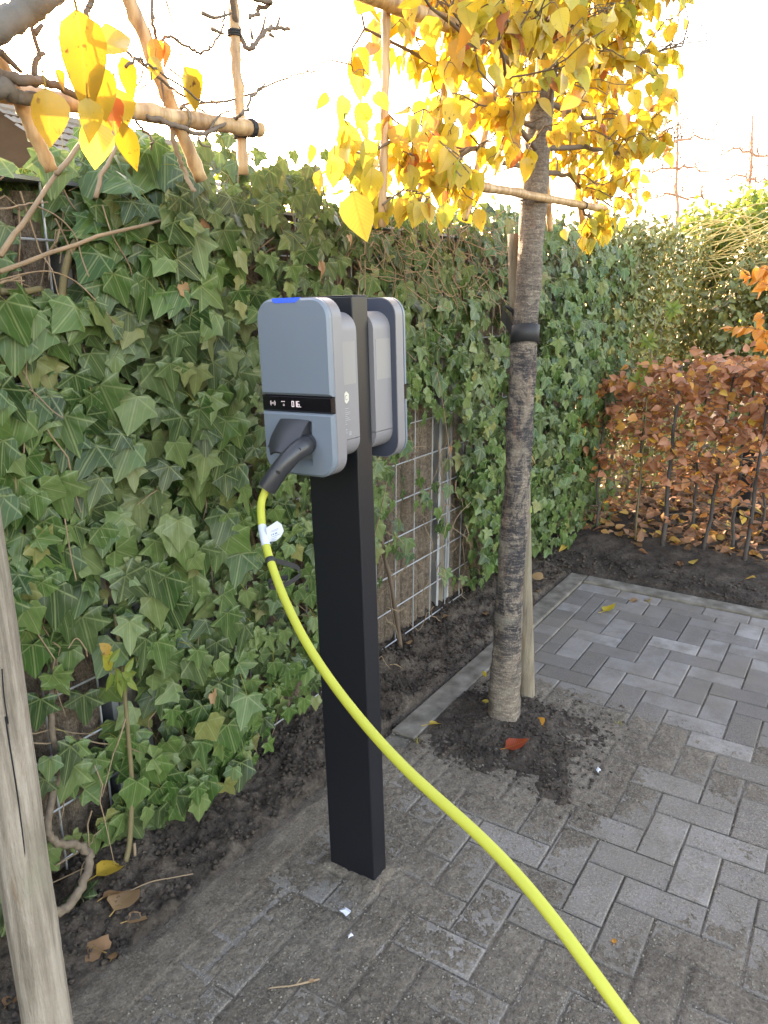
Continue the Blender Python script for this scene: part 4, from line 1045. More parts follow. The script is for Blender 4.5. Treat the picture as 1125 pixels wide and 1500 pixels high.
# leaf and branch builder
TP, TT_, TN, TS = [], [], [], []
def limb(p0, p1, r0, r1, parent, mat='twig', amp=.02, twigs=5, tl=(.15, .35), leafy=1.0, sag=0.0, region=None, name='branch'):
    m = MB(); P = wander(p0, p1, 10, amp, rt)
    P = [p + Vector((0, 0, -sag * (i / 10) ** 2)) for i, p in enumerate(P)]
    m.tube(P, np.linspace(r0, r1, len(P)).tolist(), 8)
    def leafat(q, dirv):
        if rt.rand() > leafy: return
        if region and not region(q): return
        n = Vector(rt.normal(0, .7, 3)) + Vector((-.35, -.5, .35)); t = Vector((rt.normal(0, .45), rt.normal(0, .45), -1.0)) + dirv * .35
        st = q + Vector((rt.normal(0, .012), rt.normal(0, .012), -0.012)); m.tube([q, (q + st) / 2 + Vector((0, 0, .004)), st], [.0011, .0009, .0007], 4, False)
        TP.append(tuple(st)); TT_.append(tuple(t)); TN.append(tuple(n)); TS.append(rt.uniform(.037, .066))
    main = (P[-1] - P[0]).normalized()
    for k in range(twigs):
        i = rt.randint(2, 11); q = P[i]; L = rt.uniform(*tl)
        d = (main * .6 + Vector(rt.normal(0, .55, 3)) + Vector((0, -.05, .25))).normalized()
        W = wander(q, q + d * L, 6, .012, rt); m.tube(W, np.linspace(max(r1 * .9, .0022), .0012, 7).tolist(), 5)
        for s_ in range(1, 7):
            for _ in range(2 if rt.rand() < .45 else 1): leafat(W[s_], d)
        if rt.rand() < .6:
            q2 = W[3]; d2 = (d + Vector(rt.normal(0, .6, 3))).normalized(); W2 = wander(q2, q2 + d2 * L * .6, 4, .01, rt); m.tube(W2, [.0018, .0016, .0014, .0012, .001], 4)
            for s_ in range(1, 5): leafat(W2[s_], d2)
    for i in range(4, 11): leafat(P[i], main)
    return m.build(name, MAT[mat], parent, True)
def crown_ok(q):
    x = (q.x - 2.22) / .97; y = (q.y - .90) / .40
    if x * x + y * y > 1: return False
    u, v, d = proj([list(q)])
    rt_ = (.538 * q.x - .843 * q.y) / (.81 * q.x + .518 * q.y)
    if q.x - 1.06 * (q.y - .965) < 1.28 + .40 * max(q.z - 1.78, 0) or rt_ > .355 - .10 * max(2.0 - q.z, 0): return False
    if q.x > 2.46 and q.z < 1.86 and rt.rand() < .8: return False
    if abs(q.x - 2.34) < .16 and q.y < .97 and q.z < 2.22 and rt.rand() < .65: return False
    return q.z > 1.70 + .08 * abs(x)
# laterals tied along the canes, and the ascending brush of the crown
TB = lambda z: Vector((np.interp(z, [.4, 1.39, 1.87, 2.155, 2.45, 3.3], [2.331, 2.350, 2.376, 2.398, 2.42, 2.44]), .965, z))
specs = []
for s in (-1, 1):
    for z0, L, dz, dy in [(1.88, .78, -.02, -.03), (1.93, .70, .10, -.22), (2.00, .74, .10, .08), (2.06, .80, .02, -.12), (2.12, .62, .22, -.26), (2.18, .78, .10, .10), (2.24, .72, .16, -.10), (2.32, .66, .24, .02), (2.40, .62, .24, -.15), (2.48, .56, .30, .1), (2.6, .5, .3, -.1), (2.75, .4, .35, .05)]:
        specs.append((z0, s * L * (1.12 if s < 0 else .92), dz, dy))
for (z0, L, dz, dy) in specs:
    p0 = TB(z0 + rt.normal(0, .015))
    limb(p0, p0 + Vector((L, dy, dz)), 0.0095, .003, tree, 'twig', .016, 11, (.14, .32), .93, .03, crown_ok)
for k in range(16):
    z0 = rt.uniform(1.92, 2.6); p0 = TB(z0); an = rt.uniform(0, 6.28)
    limb(p0, p0 + Vector((.34 * math.cos(an), .26 * math.sin(an), rt.uniform(.3, .5))), 0.007, .0028, tree, 'twig', .02, 9, (.14, .3), .95, 0, crown_ok)
# low hanging spray on the left with the long leaves
limb(Vector((1.90, .955, 1.86)), at_b(560, 285, .93), .006, .002, tree, 'twig', .012, 4, (.08, .16), .9, .02)
limb(Vector((1.80, .95, 1.90)), at_b(490, 225, .94), .005, .002, tree, 'twig', .012, 4, (.08, .14), .95, 0)
limb(at_b(850, 300, .965), at_b(885, 320, .93), .006, .002, tree, 'twig', .012, 3, (.08, .16), .9, .02)
TP, TT_, TN, TS = map(np.array, (TP, TT_, TN, TS))
u_, v_, d_ = proj(TP)
leaves(tree, MAT['yellow'], PEAR, TP, TT_, TN, TS, 'leaf', 'foliage', 300, rt, (0.0, 0.9), None, 4.0)
for (x, y, s, mat, tip, nor, bd) in [(517, 292, .095, 'pale', (.22, -.1, -1), (-.9, -.4, .1), 1.1), (603, 290, .075, 'pale', (-.3, -.2, -1), (.3, -1, .3), 1.0), (585, 300, .062, 'yellow', (.2, 0, -1), (-.5, -1, .2), .4), (545, 255, .07, 'yellow', (-.1, 0, -1), (-.6, -.8, .2), .6), (772, 38, .062, 'red', (0.05, 0, -1), (-.3, -1, .3), .3), (680, 72, .05, 'red', (.1, 0, -1), (-.1, -1, .2), .4), (651, 290, .03, 'red', (0, 0, -1), (-.3, -1, .2), .3), (604, 46, .028, 'red', (.3, 0, -1), (-.3, -1, .5), .2), (905, 164, .032, 'brown', (0, 0, -1), (-.4, -1, .2), .3), (825, 168, .035, 'brown', (.2, 0, -1), (-.3, -1, .2), .3), (490, 238, .055, 'yellow', (0, 0, -1), (-.3, -1, .1), .3), (502, 150, .05, 'sprig', (-.1, 0, -1), (-.3, -1, .1), .3), (640, 205, .065, 'redyellow', (-.4, 0, -1), (-.3, -1, .3), .5), (650, 250, .06, 'redyellow', (.3, 0, -1), (-.3, -1, .3), .5), (632, 228, .05, 'redyellow', (-.2, .2, -1), (.2, -1, .3), .5)]:
    p = at_b(x, y - 12, .90 if x < 700 else .86); one_leaf('leaf', MAT[mat], PEAR, p, tip, nor, s, bd, .1, 1.0, .35, tree)
one_leaf('leaf', MAT['sprig'], NARROW, at_b(776, 752, .925), (.5, -.1, .8), (-.6, -1, .2), .028, .4, 0, 1.3, .2, tree)
# black tie wire holding the cane, rubber tree tie to the stake
def ring(c, r0, z0, z1, name, mat, parent, n=28, tilt=0.0):
    m = MB(); V = []
    for z, rr in ((z0, r0), (z1, r0), (z1, r0 + .0022), (z0, r0 + .0022)):
        for k in range(n):
            a = 2 * math.pi * k / n; V.append((c[0] + rr * math.cos(a), c[1] + rr * math.sin(a), z + tilt * rr * math.cos(a - .6)))
    F = [(j * n + k, j * n + (k + 1) % n, ((j + 1) % 4) * n + (k + 1) % n, ((j + 1) % 4) * n + k) for j in range(4) for k in range(n)]
    m.add(V, F); return fix_normals(m.build(name, mat, parent, True))
c = at_b(777, 288, .965)
for k in range(4): 
    m = MB(); m.tube([(c.x + .0405 * math.cos(a) + .003, c.y + .0405 * math.sin(a), c.z + .002 - .0042 * k + .006 * math.sin(a * 1 + k)) for a in np.linspace(0, 6.3, 22)], .0021, 5); m.build('tie_wire', MAT['black_rubber'], tree)
stake = empty('tree_stake', (2.535, .96, 0)); tag(stake, 'round weathered stake standing close behind the tree trunk', 'stake')
trunk_mesh([(2.54, .955, -.2), (2.535, .96, 0.0), (2.50, .985, .5), (2.455, 1.01, 1.1), (2.415, 1.035, 1.695)], [.0335, .033, .032, .031, .0305], 'post', MAT['stake2'], stake, 9, .03)
tie = empty('tree_tie', (2.36, .98, 1.385)); tag(tie, 'wide black rubber band tying the trunk to its stake', 'tree tie')
c = (2.352, .965); ring(c, .0438, 1.352, 1.408, 'band', MAT['black_rubber'], tie, 28, -.25)
m = MB(); s0 = Vector((2.352 - .040, .965 + .022, 1.385)); s1 = Vector((2.40, 1.062, 1.445)); V = []
for p, hh in ((s0, .022), (s0.lerp(s1, .5) + Vector((-.012, .004, .012)), .022), (s1 + Vector((-.012, .006, 0)), .020), (s1 + Vector((.02, .01, .01)), .018)):
    V += [p + Vector((0, 0, hh)), p - Vector((0, 0, hh))]
m.add(V + [p + Vector((.0025, .0015, 0)) for p in V], [(2 * i, 2 * i + 1, 2 * i + 3, 2 * i + 2) for i in range(3)] + [(8 + 2 * i, 8 + 2 * i + 2, 8 + 2 * i + 3, 8 + 2 * i + 1) for i in range(3)]); m.build('strap_end', MAT['black_rubber'], tie)
m = MB(); m.tube([at_b(741, 448, 1.02), at_b(752, 456, 1.02), at_b(757, 470, .99)], [.004, .008, .007], 8); m.build('knot', MAT['black_rubber'], tie, True)

stake2 = empty('tree_stake', (0.49, .935, 0)); tag(stake2, 'tall grey cracked wooden stake rising along the picture edge by the ivy', 'stake')
trunk_mesh([(0.488, .93, -.2), (0.488, .93, .3), (0.490, .932, .7), (0.494, .934, 1.1), (0.497, .936, 1.55)], [.0365, .0358, .0345, .034, .033], 'post', MAT['stake'], stake2, 4, .035, 40, 20)
for (pts, r_) in [([(8, 1050), (14, 1090), (25, 1160), (34, 1230), (40, 1290)], .0011), ([(3, 980), (6, 1020), (12, 1060)], .0009), ([(48, 1250), (50, 1300), (55, 1380)], .0006)]:
    m = MB(); Q = []
    for u_, v_ in pts:
        d = ray(u_, v_); o_ = CAM; ax = Vector((.491, .933, 0)); A = d.x ** 2 + d.y ** 2; B = 2 * (d.x * (o_.x - ax.x) + d.y * (o_.y - ax.y)); Cc = (o_.x - ax.x) ** 2 + (o_.y - ax.y) ** 2 - .0343 ** 2
        D_ = max(B * B - 4 * A * Cc, 0); t = (-B - math.sqrt(D_)) / (2 * A); Q.append(o_ + d * t)
    m.tube(bez(Q, 4), r_, 5); m.build('crack', MAT['dark'], stake2)

GC = 'bamboo canes of the espalier frames'
def cane(p0, p1, r, label, nodes=4):
    p0, p1 = Vector(p0), Vector(p1); o = empty('bamboo_cane', p0); tag(o, label, 'cane', GC)
    m = MB(); n = 22; P = wander(p0, p1, n, .0012, rt); R_ = []
    st = max(2, n // (nodes + 1))
    for i in range(n + 1): R_.append(r * (1.16 if (i % st == 0 and 0 < i < n) else 1.0 - .03 * (i % 2)))
    m.tube(P, R_, 12); m.build('stalk', MAT['cane'], o, True)
    return o, P
def lash(p, r, axis, parent, mat='black_rubber', turns=3):
    ax = Vector(axis).normalized(); u = ax.orthogonal().normalized(); w = ax.cross(u); m = MB()
    for k in range(turns):
        c = Vector(p) + ax * (k - turns / 2) * .0034
        m.tube([c + (u * math.cos(a) + w * math.sin(a)) * r for a in np.linspace(0, 6.4, 14)], .0018, 5)
    m.build('lashing', MAT[mat], parent)
h1, _ = cane(at_b(-60, 126, .965), at_b(381, 190, .965), .0125, 'near horizontal bamboo cane whose cut end shows against the sky'); ax = at_b(381, 190, .965) - at_b(0, 135, .965)
lash(at_b(368, 188, .965), .014, ax, h1); lash(at_b(271, 172, .965), .0138, ax, h1, 'vine', 2)
c2_, _ = cane(at_b(338, -40, .985), at_b(357, 256, .985), .0088, 'upright bamboo cane standing in the ivy before open sky'); lash(at_b(352, 197, .985), .0105, (0, 0, 1), c2_); lash(at_b(343, 47, .985), .0105, (0, 0, 1), c2_)
cane(at_b(172, -40, .985), at_b(295, 264, .985), .0105, 'slanting bamboo cane passing behind the red and yellow leaf')
cane(at_b(-25, 40, .95), at_b(76, 250, .95), .0088, 'slanting bamboo cane by the left picture edge behind yellow leaves')
h2, _ = cane(at_b(652, 264, .925), at_b(884, 306, .925), .0118, 'low horizontal bamboo cane tied across the tree trunk'); lash(at_b(855, 301, .925), .0135, (1, 0, .02), h2, turns=2)
h3, _ = cane(at_b(500, -22, .93), at_b(815, 88, .93), .0165, 'thick upper horizontal bamboo cane among the yellow leaves'); lash(at_b(713, 44, .93), .0180, (1, 0, .08), h3)
cane(at_b(567, -40, .95), at_b(560, 333, .95), .0088, 'upright bamboo cane hanging left of the trunk with a split end')
cane(at_b(675, 40, 1.02), at_b(612, 293, 1.02), .0095, 'slanting bamboo cane between the upright cane and the trunk')
cane(at_b(735, 90, 1.02), at_b(681, 322, 1.02), .0095, 'slanting bamboo cane ending at the ivy crest just left of the trunk')
cane(at_b(796, 180, 1.02), at_b(806, 338, 1.02), .0105, 'short bamboo cane end hanging just right of the trunk')
cane(at_b(830, 140, 1.02), at_b(856, 345, 1.02), .0125, 'thick pale bamboo cane end hanging over the ivy crest')
cane(at_b(872, 150, 1.02), at_b(874, 334, 1.02), .0090, 'farthest bamboo cane end, under the drooping yellow leaves')

# ---- the near, nearly bare espalier tree at the left edge (its trunk stands outside the view)
tr2 = empty('bare_espalier_tree', (0.30, .95, 0)); tag(tr2, 'nearly bare espalier tree with a few large yellow leaves beside the left stake', 'tree')
trunk_mesh([(.30, .95, -.1), (.30, .95, .8), (.31, .95, 1.6), (.33, .95, 2.2), (.34, .95, 2.7)], [.05, .042, .038, .032, .02], 'trunk', MAT['bark'], tr2, 3)
def br(pts, b, r0, r1, mat='twig', name='branch'):
    P = bez([at_b(u_, v_, b + .01 * rt.normal()) for u_, v_ in pts], 6); P = [p + Vector(rt.normal(0, .0012, 3)) for p in P]
    m = MB(); m.tube(P, np.linspace(r0, r1, len(P)).tolist(), 8); return m, P
m, P = br([(-90, 92), (-20, 48), (30, 22), (66, -4), (110, -40)], .90, .018, .014, 'bark'); m.build('branch', MAT['graybark'], tr2, True)
def twiggy(pts, b, r0, r1, spurs, mat='twig'):
    m, P = br(pts, b, r0, r1)
    for (pp_) in spurs:
        Q = bez([at_b(u_, v_, b) for u_, v_ in pp_], 4); m.tube(Q, np.linspace(r1 * 1.1, r1 * .6, len(Q)).tolist(), 6)
    m.build('branch', MAT[mat], tr2, True)
twiggy([(-40, 105), (0, 112), (40, 118), (75, 122), (120, 145)], .93, .009, .004, [[(50, 112), (52, 90), (58, 80), (50, 55), (44, 30)], [(50, 50), (62, 36)], [(56, 82), (65, 78)], [(0, 75), (20, 95), (32, 106)], [(0, 50), (3, 64)]])
twiggy([(-40, 140), (5, 130), (25, 143), (50, 140)], .93, .013, .007, [], 'graybark')
twiggy([(140, -20), (132, 8), (125, 22), (112, 55), (150, 75)], .91, .004, .0035, [])
twiggy([(222, -40), (224, 30), (232, 60), (250, 54), (275, 70), (293, 78), (310, 68), (324, 45), (330, 18)], .99, .0028, .0018, [[(243, 0), (252, 30), (262, 60)], [(222, 15), (232, 40)]])
twiggy([(336, -20), (345, 30), (355, 62), (370, 70), (385, 50), (400, 42), (424, 42)], .97, .005, .0032, [[(376, 62), (384, 45), (389, 25)], [(393, 44), (398, 36)], [(405, 42), (410, 25)], [(370, 58), (367, 42)], [(395, 50), (402, 55)], [(310, 42), (328, 50)], [(296, 19), (315, 26), (338, 20)]])
twiggy([(350, -22), (372, -2), (398, 4), (380, 12), (378, 22), (364, 25)], .96, .005, .003, [[(372, 0), (398, -6)]])
twiggy([(200, 165), (235, 178), (265, 186), (290, 196), (310, 192), (340, 175), (356, 166), (370, 143), (388, 122)], .95, .0045, .002, [[(300, 205), (320, 170), (345, 160)], [(290, 200), (295, 212), (308, 215)], [(312, 192), (318, 194)]])
twiggy([(262, 154), (310, 150), (356, 142), (400, 122), (440, 108), (463, 105)], 1.0, .0024, .0014, [[(459, 106), (461, 128)], [(360, 140), (384, 132)]])
twiggy([(180, 72), (210, 95), (240, 120), (280, 148), (305, 168)], .98, .0026, .0016, [[(210, 100), (205, 120), (195, 130)], [(235, 110), (240, 150), (238, 160)], [(247, 100), (300, 140), (345, 172)]])
twiggy([(185, 100), (205, 85), (215, 95), (235, 105), (270, 130), (300, 150)], .93, .0022, .0014, [[(205, 130), (220, 120), (222, 105)]])
twiggy([(250, 180), (258, 220), (270, 250), (285, 280)], .98, .0045, .0035, [], 'vine')
twiggy([(195, 172), (210, 190), (222, 205), (220, 218)], .95, .0022, .0016, [])
for (x, y, s, mat, tip, nor, bd, wd, b) in [(112, 12, .105, 'ochre', (.10, 0, -1), (-.6, -1, .25), 1.1, .75, .84), (150, 62, .055, 'ochre', (.75, 0, .35), (-.2, -1, .5), .4, .9, .87), (182, 62, .050, 'ochre', (-.9, -.1, -.35), (-.2, -1, .5), .5, .9, .92), (178, 82, .055, 'ochre', (.35, 0, -1), (-.6, -1, .2), .6, .7, .93), (222, 55, .040, 'redyellow', (.35, 0, -1), (-.2, -1, .2), .4, 1.25, .95), (240, 58, .038, 'red', (.1, 0, -1), (.3, -1, .2), .4, 1.0, .955), (270, 96, .062, 'ochre', (.5, 0, -.9), (-.3, -1, .3), .5, .9, .95), (272, 108, .055, 'ochre', (.55, 0, -.9), (-.1, -1, -.3), .6, .7, .955), (228, 82, .034, 'ochre', (-.3, 0, -1), (-.4, -1, 0), .3, .9, .945), (66, 128, .060, 'ochre', (.05, 0, -1), (-.15, -1, .2), .3, 1.0, .86), (82, 100, .024, 'ochre', (.4, 0, -.9), (-.1, -1, .3), .2, 1.0, .90), (138, 92, .062, 'ochre', (.25, 0, -1), (-.4, -1, .2), .4, .8, .87), (170, 128, .056, 'ochre', (.15, 0, -1), (-.2, -1, .2), .3, 1.15, .90), (158, 138, .046, 'redyellow', (.3, 0, -1), (-.2, -1, .1), .4, 1.0, .885), (128, 142, .050, 'ochre', (0, 0, -1), (-.2, -1, .1), .3, 1.0, .87), (136, 175, .055, 'pale', (.02, 0, -1), (-.1, -1, .15), .25, 1.15, .88), (180, 178, .062, 'ochre', (.3, .1, -1), (-.9, -.7, .1), .6, .7, .90), (150, 170, .04, 'ochre', (-.1, 0, -1), (-.3, -1, .1), .4, .9, .89)]:
    one_leaf('leaf', MAT[mat], PEAR, at_b(x, y, b), tip, nor, s, bd, rt.normal(0, .5), wd, .3, tr2)

# ================================================================== BEECH HEDGE BEHIND THE PAVING
rb = np.random.RandomState(33)
GB = 'copper beech saplings of the low hedge'
def beech(a, b, h, label, nparts=34, nstuff=150, r0=.0115, lean_=(0, 0), low=.2):
    root = empty('beech_sapling', (a, b, 0.02)); tag(root, label, 'beech sapling', GB)
    P = wander((a, b, -.03), (a + lean_[0], b + lean_[1], h), 9, .011, rb); m = MB(); m.tube(P, np.linspace(r0, r0 * .35, 10).tolist(), 8)
    m.build('trunk', MAT['darkbark'], root, True)
    LP, LT, LN, LS = [], [], [], []
    m = MB()
    for k in range(38):
        t = .35 + .65 * rb.rand() ** .6 if rb.rand() > low else .15 + .3 * rb.rand()
        i = int(t * 8.99); q = P[i].lerp(P[i + 1], t * 9 - i if i < 9 else 0)
        an = rb.uniform(0, 6.28); L = rb.uniform(.10, .27)
        d = Vector((math.cos(an) * .8, math.sin(an) * 1.15, rb.uniform(.05, .55))); e_ = q + d * L; e_.z = min(e_.z, h + rb.normal(.0, .03))
        W = wander(q, e_, 5, .012, rb); m.tube(W, [.0035, .003, .0025, .002, .0017, .0013], 5)
        for s_ in range(1, 6):
            for _ in range(2): LP.append(tuple(W[s_] + Vector(rb.normal(0, .018, 3)))); LT.append((rb.normal(0, .7) + d.x, rb.normal(0, .7) + d.y, rb.normal(-.35, .45))); LN.append((rb.normal(-.5, .6), rb.normal(-.2, .6), rb.normal(.6, .5))); LS.append(rb.uniform(.036, .066))
    m.build('twigs', MAT['twig'], root)['kind'] = 'stuff'
    LP, LT, LN, LS = map(np.array, (LP, LT, LN, LS))
    keep = LP[:, 2] > .08 + .45 * rb.rand(len(LP)) ** .5
    keep &= ~((LP[:, 2] < .72) & (rb.rand(len(LP)) < .42))
    leaves(root, MAT['beech'], PEAR, LP[keep], LT[keep], LN[keep], LS[keep], 'leaf', 'foliage', nparts, rb, (.1, .9), None, 4.0)
for a, b, h, lab, kw in [
    (4.72, 1.38, 1.02, 'thin beech sapling nearest to the ivy wall', dict(r0=.010)),
    (4.86, 1.17, 1.08, 'thin beech sapling between the ivy wall and the thickest beech stem', dict(r0=.009)),
    (4.61, .93, 1.12, 'beech sapling with the thickest straight dark stem, right of the ivy', dict(r0=.0165)),
    (5.10, .86, 1.12, 'beech sapling a row farther back, just right of the thickest stem', dict(r0=.011)),
    (4.66, .71, 1.10, 'beech sapling with a crooked pale stem left of the black post', dict(r0=.0125, lean_=(.02, -.05))),
    (4.76, .56, 1.13, 'beech sapling standing right in front of the black post', dict(r0=.0125)),
    (4.57, .47, 1.15, 'beech sapling just right of the black post', dict(r0=.0135)),
    (5.15, .45, 1.12, 'beech sapling a row farther back, behind the black post', dict(r0=.011)),
    (4.62, .26, 1.14, 'beech sapling at the right picture edge, its stem at the frame', dict(r0=.013)),
]: beech(a, b, h, lab, **kw)
# taller orange shoots at the right edge and a green-leaved sprig among the copper leaves
sh = empty('beech_shoot', (4.60, .30, 0.02)); tag(sh, 'tall beech shoot with large orange leaves at the right picture edge', 'beech sapling', GB)
m = MB(); main = bez([(4.60, .30, 0), (4.60, .31, .8), (4.58, .33, 1.2), (4.60, .30, 1.5), (4.62, .26, 1.75)], 6); m.tube(main, np.linspace(.008, .003, len(main)).tolist(), 6)
LP = []
for pts in ([at_a(1125, 420, 4.6), at_a(1110, 408, 4.6), at_a(1092, 402, 4.6)], [at_a(1135, 490, 4.6), at_a(1100, 480, 4.6), at_a(1062, 482, 4.6)], [at_a(1135, 400, 4.58), at_a(1125, 395, 4.58), at_a(1112, 392, 4.58)], [at_a(1140, 530, 4.58), at_a(1122, 500, 4.58), at_a(1118, 460, 4.58)]):
    W = bez(pts, 6); m.tube(W, .002, 5); LP.append(W)
m.build('trunk', MAT['twig'], sh, True)
for W in LP:
    for k in range(11):
        q = W[rb.randint(0, len(W))]
        one_leaf('leaf', MAT['orange'], PEAR, q, (rb.normal(0, .6), .5 + rb.normal(0, .6), rb.normal(-.4, .4)), (-.7 + rb.normal(0, .4), rb.normal(0, .4), .6), rb.uniform(.055, .08), .3, 0, 1.0, .2, sh)
spr = empty('young_shrub', (4.62, 1.10, .02)); tag(spr, 'slim shrub with bright yellow-green leaf rosettes rising above the copper beech leaves', 'shrub')
m = MB(); m.tube(bez([(4.62, 1.10, 0), (4.60, 1.10, .6), (4.58, 1.10, 1.1), (4.57, 1.09, 1.38)], 6), .005, 6); m.build('stem', MAT['greenbark'], spr, True)
for (x, y) in [(948, 535), (950, 500), (933, 558), (985, 452)]:
    c = at_a(x, y, 4.57)
    for k in range(8):
        an = k * .785 + rb.rand() * .4; one_leaf('leaf', MAT['sprig'], NARROW, c, (-.2, math.cos(an), math.sin(an) * .8 - .2), (-1, .1 * math.cos(an), .5), rb.uniform(.05, .075), .5, 0, 1.2, .1, spr)
# ---- leaf litter under and behind the hedge
NL = 4200
LP = np.stack([4.25 + 3.3 * rb.rand(NL) ** .8, rb.uniform(-1.3, 1.5, NL), np.zeros(NL)], 1)
k_ = (LP[:, 0] > 4.62) | (rb.rand(NL) < .07); LP = LP[k_]; LP[:, 2] = .045 + .02 * rb.rand(len(LP)) + .05 * sstep(4.6, 6, LP[:, 0])
LT = rb.normal(0, 1, (len(LP), 3)); LT[:, 2] *= .35; LN = rb.normal(0, .45, (len(LP), 3)) + np.array([-.15, 0, 1.0])
lit = empty('leaf_litter', (5.5, .4, 0)); tag(lit, 'carpet of fallen copper and yellow leaves behind the beech stems', 'leaf litter', kind='stuff')
leaves(lit, MAT['litter'], PEAR, LP, LT, LN, rb.uniform(.05, .085, len(LP)), 'leaf', 'leaves', 0, rb, (.0, 1.0))
bp = empty('black_post', (5.54, .63, 0)); tag(bp, 'short square black post standing in the leaves behind the beech', 'post')
m = MB(); m.box((5.50, .585, -.1), (5.58, .675, .60), .004); m.v = [tuple(Vector((x, y - .03 * z, z))) for x, y, z in m.v]; m.build('column', MAT['post_black'], bp)
m = MB(); m.box((5.495, .562, .602), (5.585, .662, .618), .003); m.build('cap', MAT['galv'], bp)
# ---- fence end post and the reed screen running on behind it
ep = empty('steel_end_post', (4.86, 1.55, 0)); tag(ep, 'dark steel end post where the ivy fence stops', 'post')
m = MB(); m.box((4.84, 1.53, -.2), (4.88, 1.57, 1.72), .003); m.build('column', MAT['post_black'], ep)
reed = empty('reed_screen', (5.8, 1.66, 0)); tag(reed, 'straw coloured reed screen half hidden by shrubs beyond the ivy', 'reed screen')
m = MB(); x = 4.95
while x < 9.5:
    h = 1.35 + rb.normal(0, .03); m.cur = rb.uniform(.01, 1); y = 1.66 + rb.normal(0, .008); m.tube([(x, y, -.02), (x + rb.normal(0, .006), y + rb.normal(0, .006), h)], .0042, 4); x += .0115
MAT['reed'] = simple('dry_reed', (0.36, 0.30, 0.20), 0.8, 0.2, 0, .4, 30); m.build('reeds', MAT['reed'], reed)['kind'] = 'stuff'
m = MB()
for z in (.2, .6, 1.0, 1.3): m.tube([(4.95, 1.652, z), (9.5, 1.652, z)], .0025, 5)
m.build('wire', MAT['galv'], reed)
# ---- evergreen shrubs beyond
def shrub(name, label, cat, spine, rad, z0, zt, n, size, mat, seed, stems=6, base=SMALL, dens=1.0):
    """leaves through a hedge-like volume along a spine of (x, y, top) points"""
    r = np.random.RandomState(seed); sp = np.array(spine, float)
    root = empty(name, (sp[len(sp) // 2][0], sp[len(sp) // 2][1], 0)); tag(root, label, cat)
    t = r.uniform(0, len(sp) - 1, n); i = np.minimum(t.astype(int), len(sp) - 2); f = (t - i)[:, None]; c = sp[i] * (1 - f) + sp[i + 1] * f
    q = r.normal(0, 1, (n, 2)); q /= np.linalg.norm(q, axis=1, keepdims=True); rr = rad * (.55 + .45 * r.rand(n) ** .5)
    lump = .75 + .5 * fbm(c[:, 0] * 2.3 + 7, c[:, 1] * 2.3, seed, 3)
    x = c[:, 0] + q[:, 0] * rr * lump; y = c[:, 1] + q[:, 1] * rr * lump
    top = c[:, 2] + .30 * (fbm(x * 3.1, y * 3.1, seed + 5, 3) - .5)
    z = z0 + (top - z0) * r.rand(n) ** .55
    z = np.where(r.rand(n) < .05, top + abs(r.normal(0, .06, n)), z)
    k = fbm(x * 4 + z * 3, y * 4 + z * 5, seed + 9, 2) > (.28 if dens >= 1 else .38)
    Pn = np.stack([x, y, z], 1)[k]; n = len(Pn)
    out = np.stack([q[:, 0], q[:, 1], .4 + 0 * x], 1)[k]
    T = r.normal(0, .6, (n, 3)) + np.array([0, 0, -.5]); N = out * .8 + r.normal(0, .5, (n, 3)) + np.array([-.3, -.2, .3])
    leaves(root, MAT[mat], base, Pn, T, N, r.uniform(size[0], size[1], n), 'leaf', 'foliage', 0, r, (.1, .7))
    m = MB()
    for s in range(stems):
        t0 = r.uniform(0, len(sp) - 1); j = min(int(t0), len(sp) - 2); c0 = sp[j] * (1 - (t0 - j)) + sp[j + 1] * (t0 - j)
        m.tube(wander((c0[0], c0[1], -.05), (c0[0] + r.normal(0, .15), c0[1] + r.normal(0, .1), c0[2] * .9), 6, .03, r), np.linspace(.018, .005, 7).tolist(), 6)
    m.build('stems', MAT['graybark'], root); return root
shrub('evergreen_hedge', 'soft grey-green hedge running on beyond the end of the ivy', 'hedge', [(5.05, 1.62, 1.86), (5.8, 1.62, 1.92), (7.0, 1.62, 1.95), (8.5, 1.65, 1.9)], .27, .45, 1.9, 15000, (.036, .06), 'ivy_far', 71, 8)
shrub('dark_shrub', 'dark leafy shrub behind the copper hedge, below golden stems', 'shrub', [(7.0, 1.15, 1.45), (7.3, .6, 1.80), (7.3, 0.0, 1.9), (7.2, -.8, 1.85)], .42, .15, 1.8, 12000, (.05, .085), 'ivy_far', 72, 9)
shrub('climber_mound', 'green creeper mound at the foot of the reed screen', 'shrub', [(5.3, 1.45, .42), (6.2, 1.42, .55), (6.9, 1.3, .7)], .18, .02, .5, 900, (.04, .06), 'ivy_far', 73, 3)
shrub('sunlit_shrub', 'bright golden green shrub crest catching the sun at right edge', 'shrub', [(8.6, 2.3, 1.85), (8.3, 1.75, 1.95), (8.2, 1.35, 2.22), (8.2, .9, 2.42), (8.2, .3, 2.45)], .40, .9, 2.2, 9000, (.05, .09), 'sprig', 74, 6, SMALL, .8)
shrub('far_treetops', 'yellowing shrub tops beyond the ivy crest behind the tree', 'shrub', [(3.4, 2.6, 1.93), (4.6, 2.6, 2.05), (6.0, 2.5, 2.0)], .4, 1.2, 1.9, 5600, (.04, .07), 'sprig', 75, 5, NARROW, .8)
shrub('crest_shrub', 'light green leafy shrub peeping over the fence left of the crown', 'shrub', [(1.9, 2.2, 1.95), (2.5, 2.3, 1.98), (3.2, 2.4, 1.95)], .25, 1.3, 1.9, 1300, (.035, .06), 'sprig', 76, 4, NARROW, .8)
gs = empty('arching_shrub', (7.7, .35, 0)); tag(gs, 'shrub of arching golden leafless stems lit by the sun', 'shrub')
m = MB()
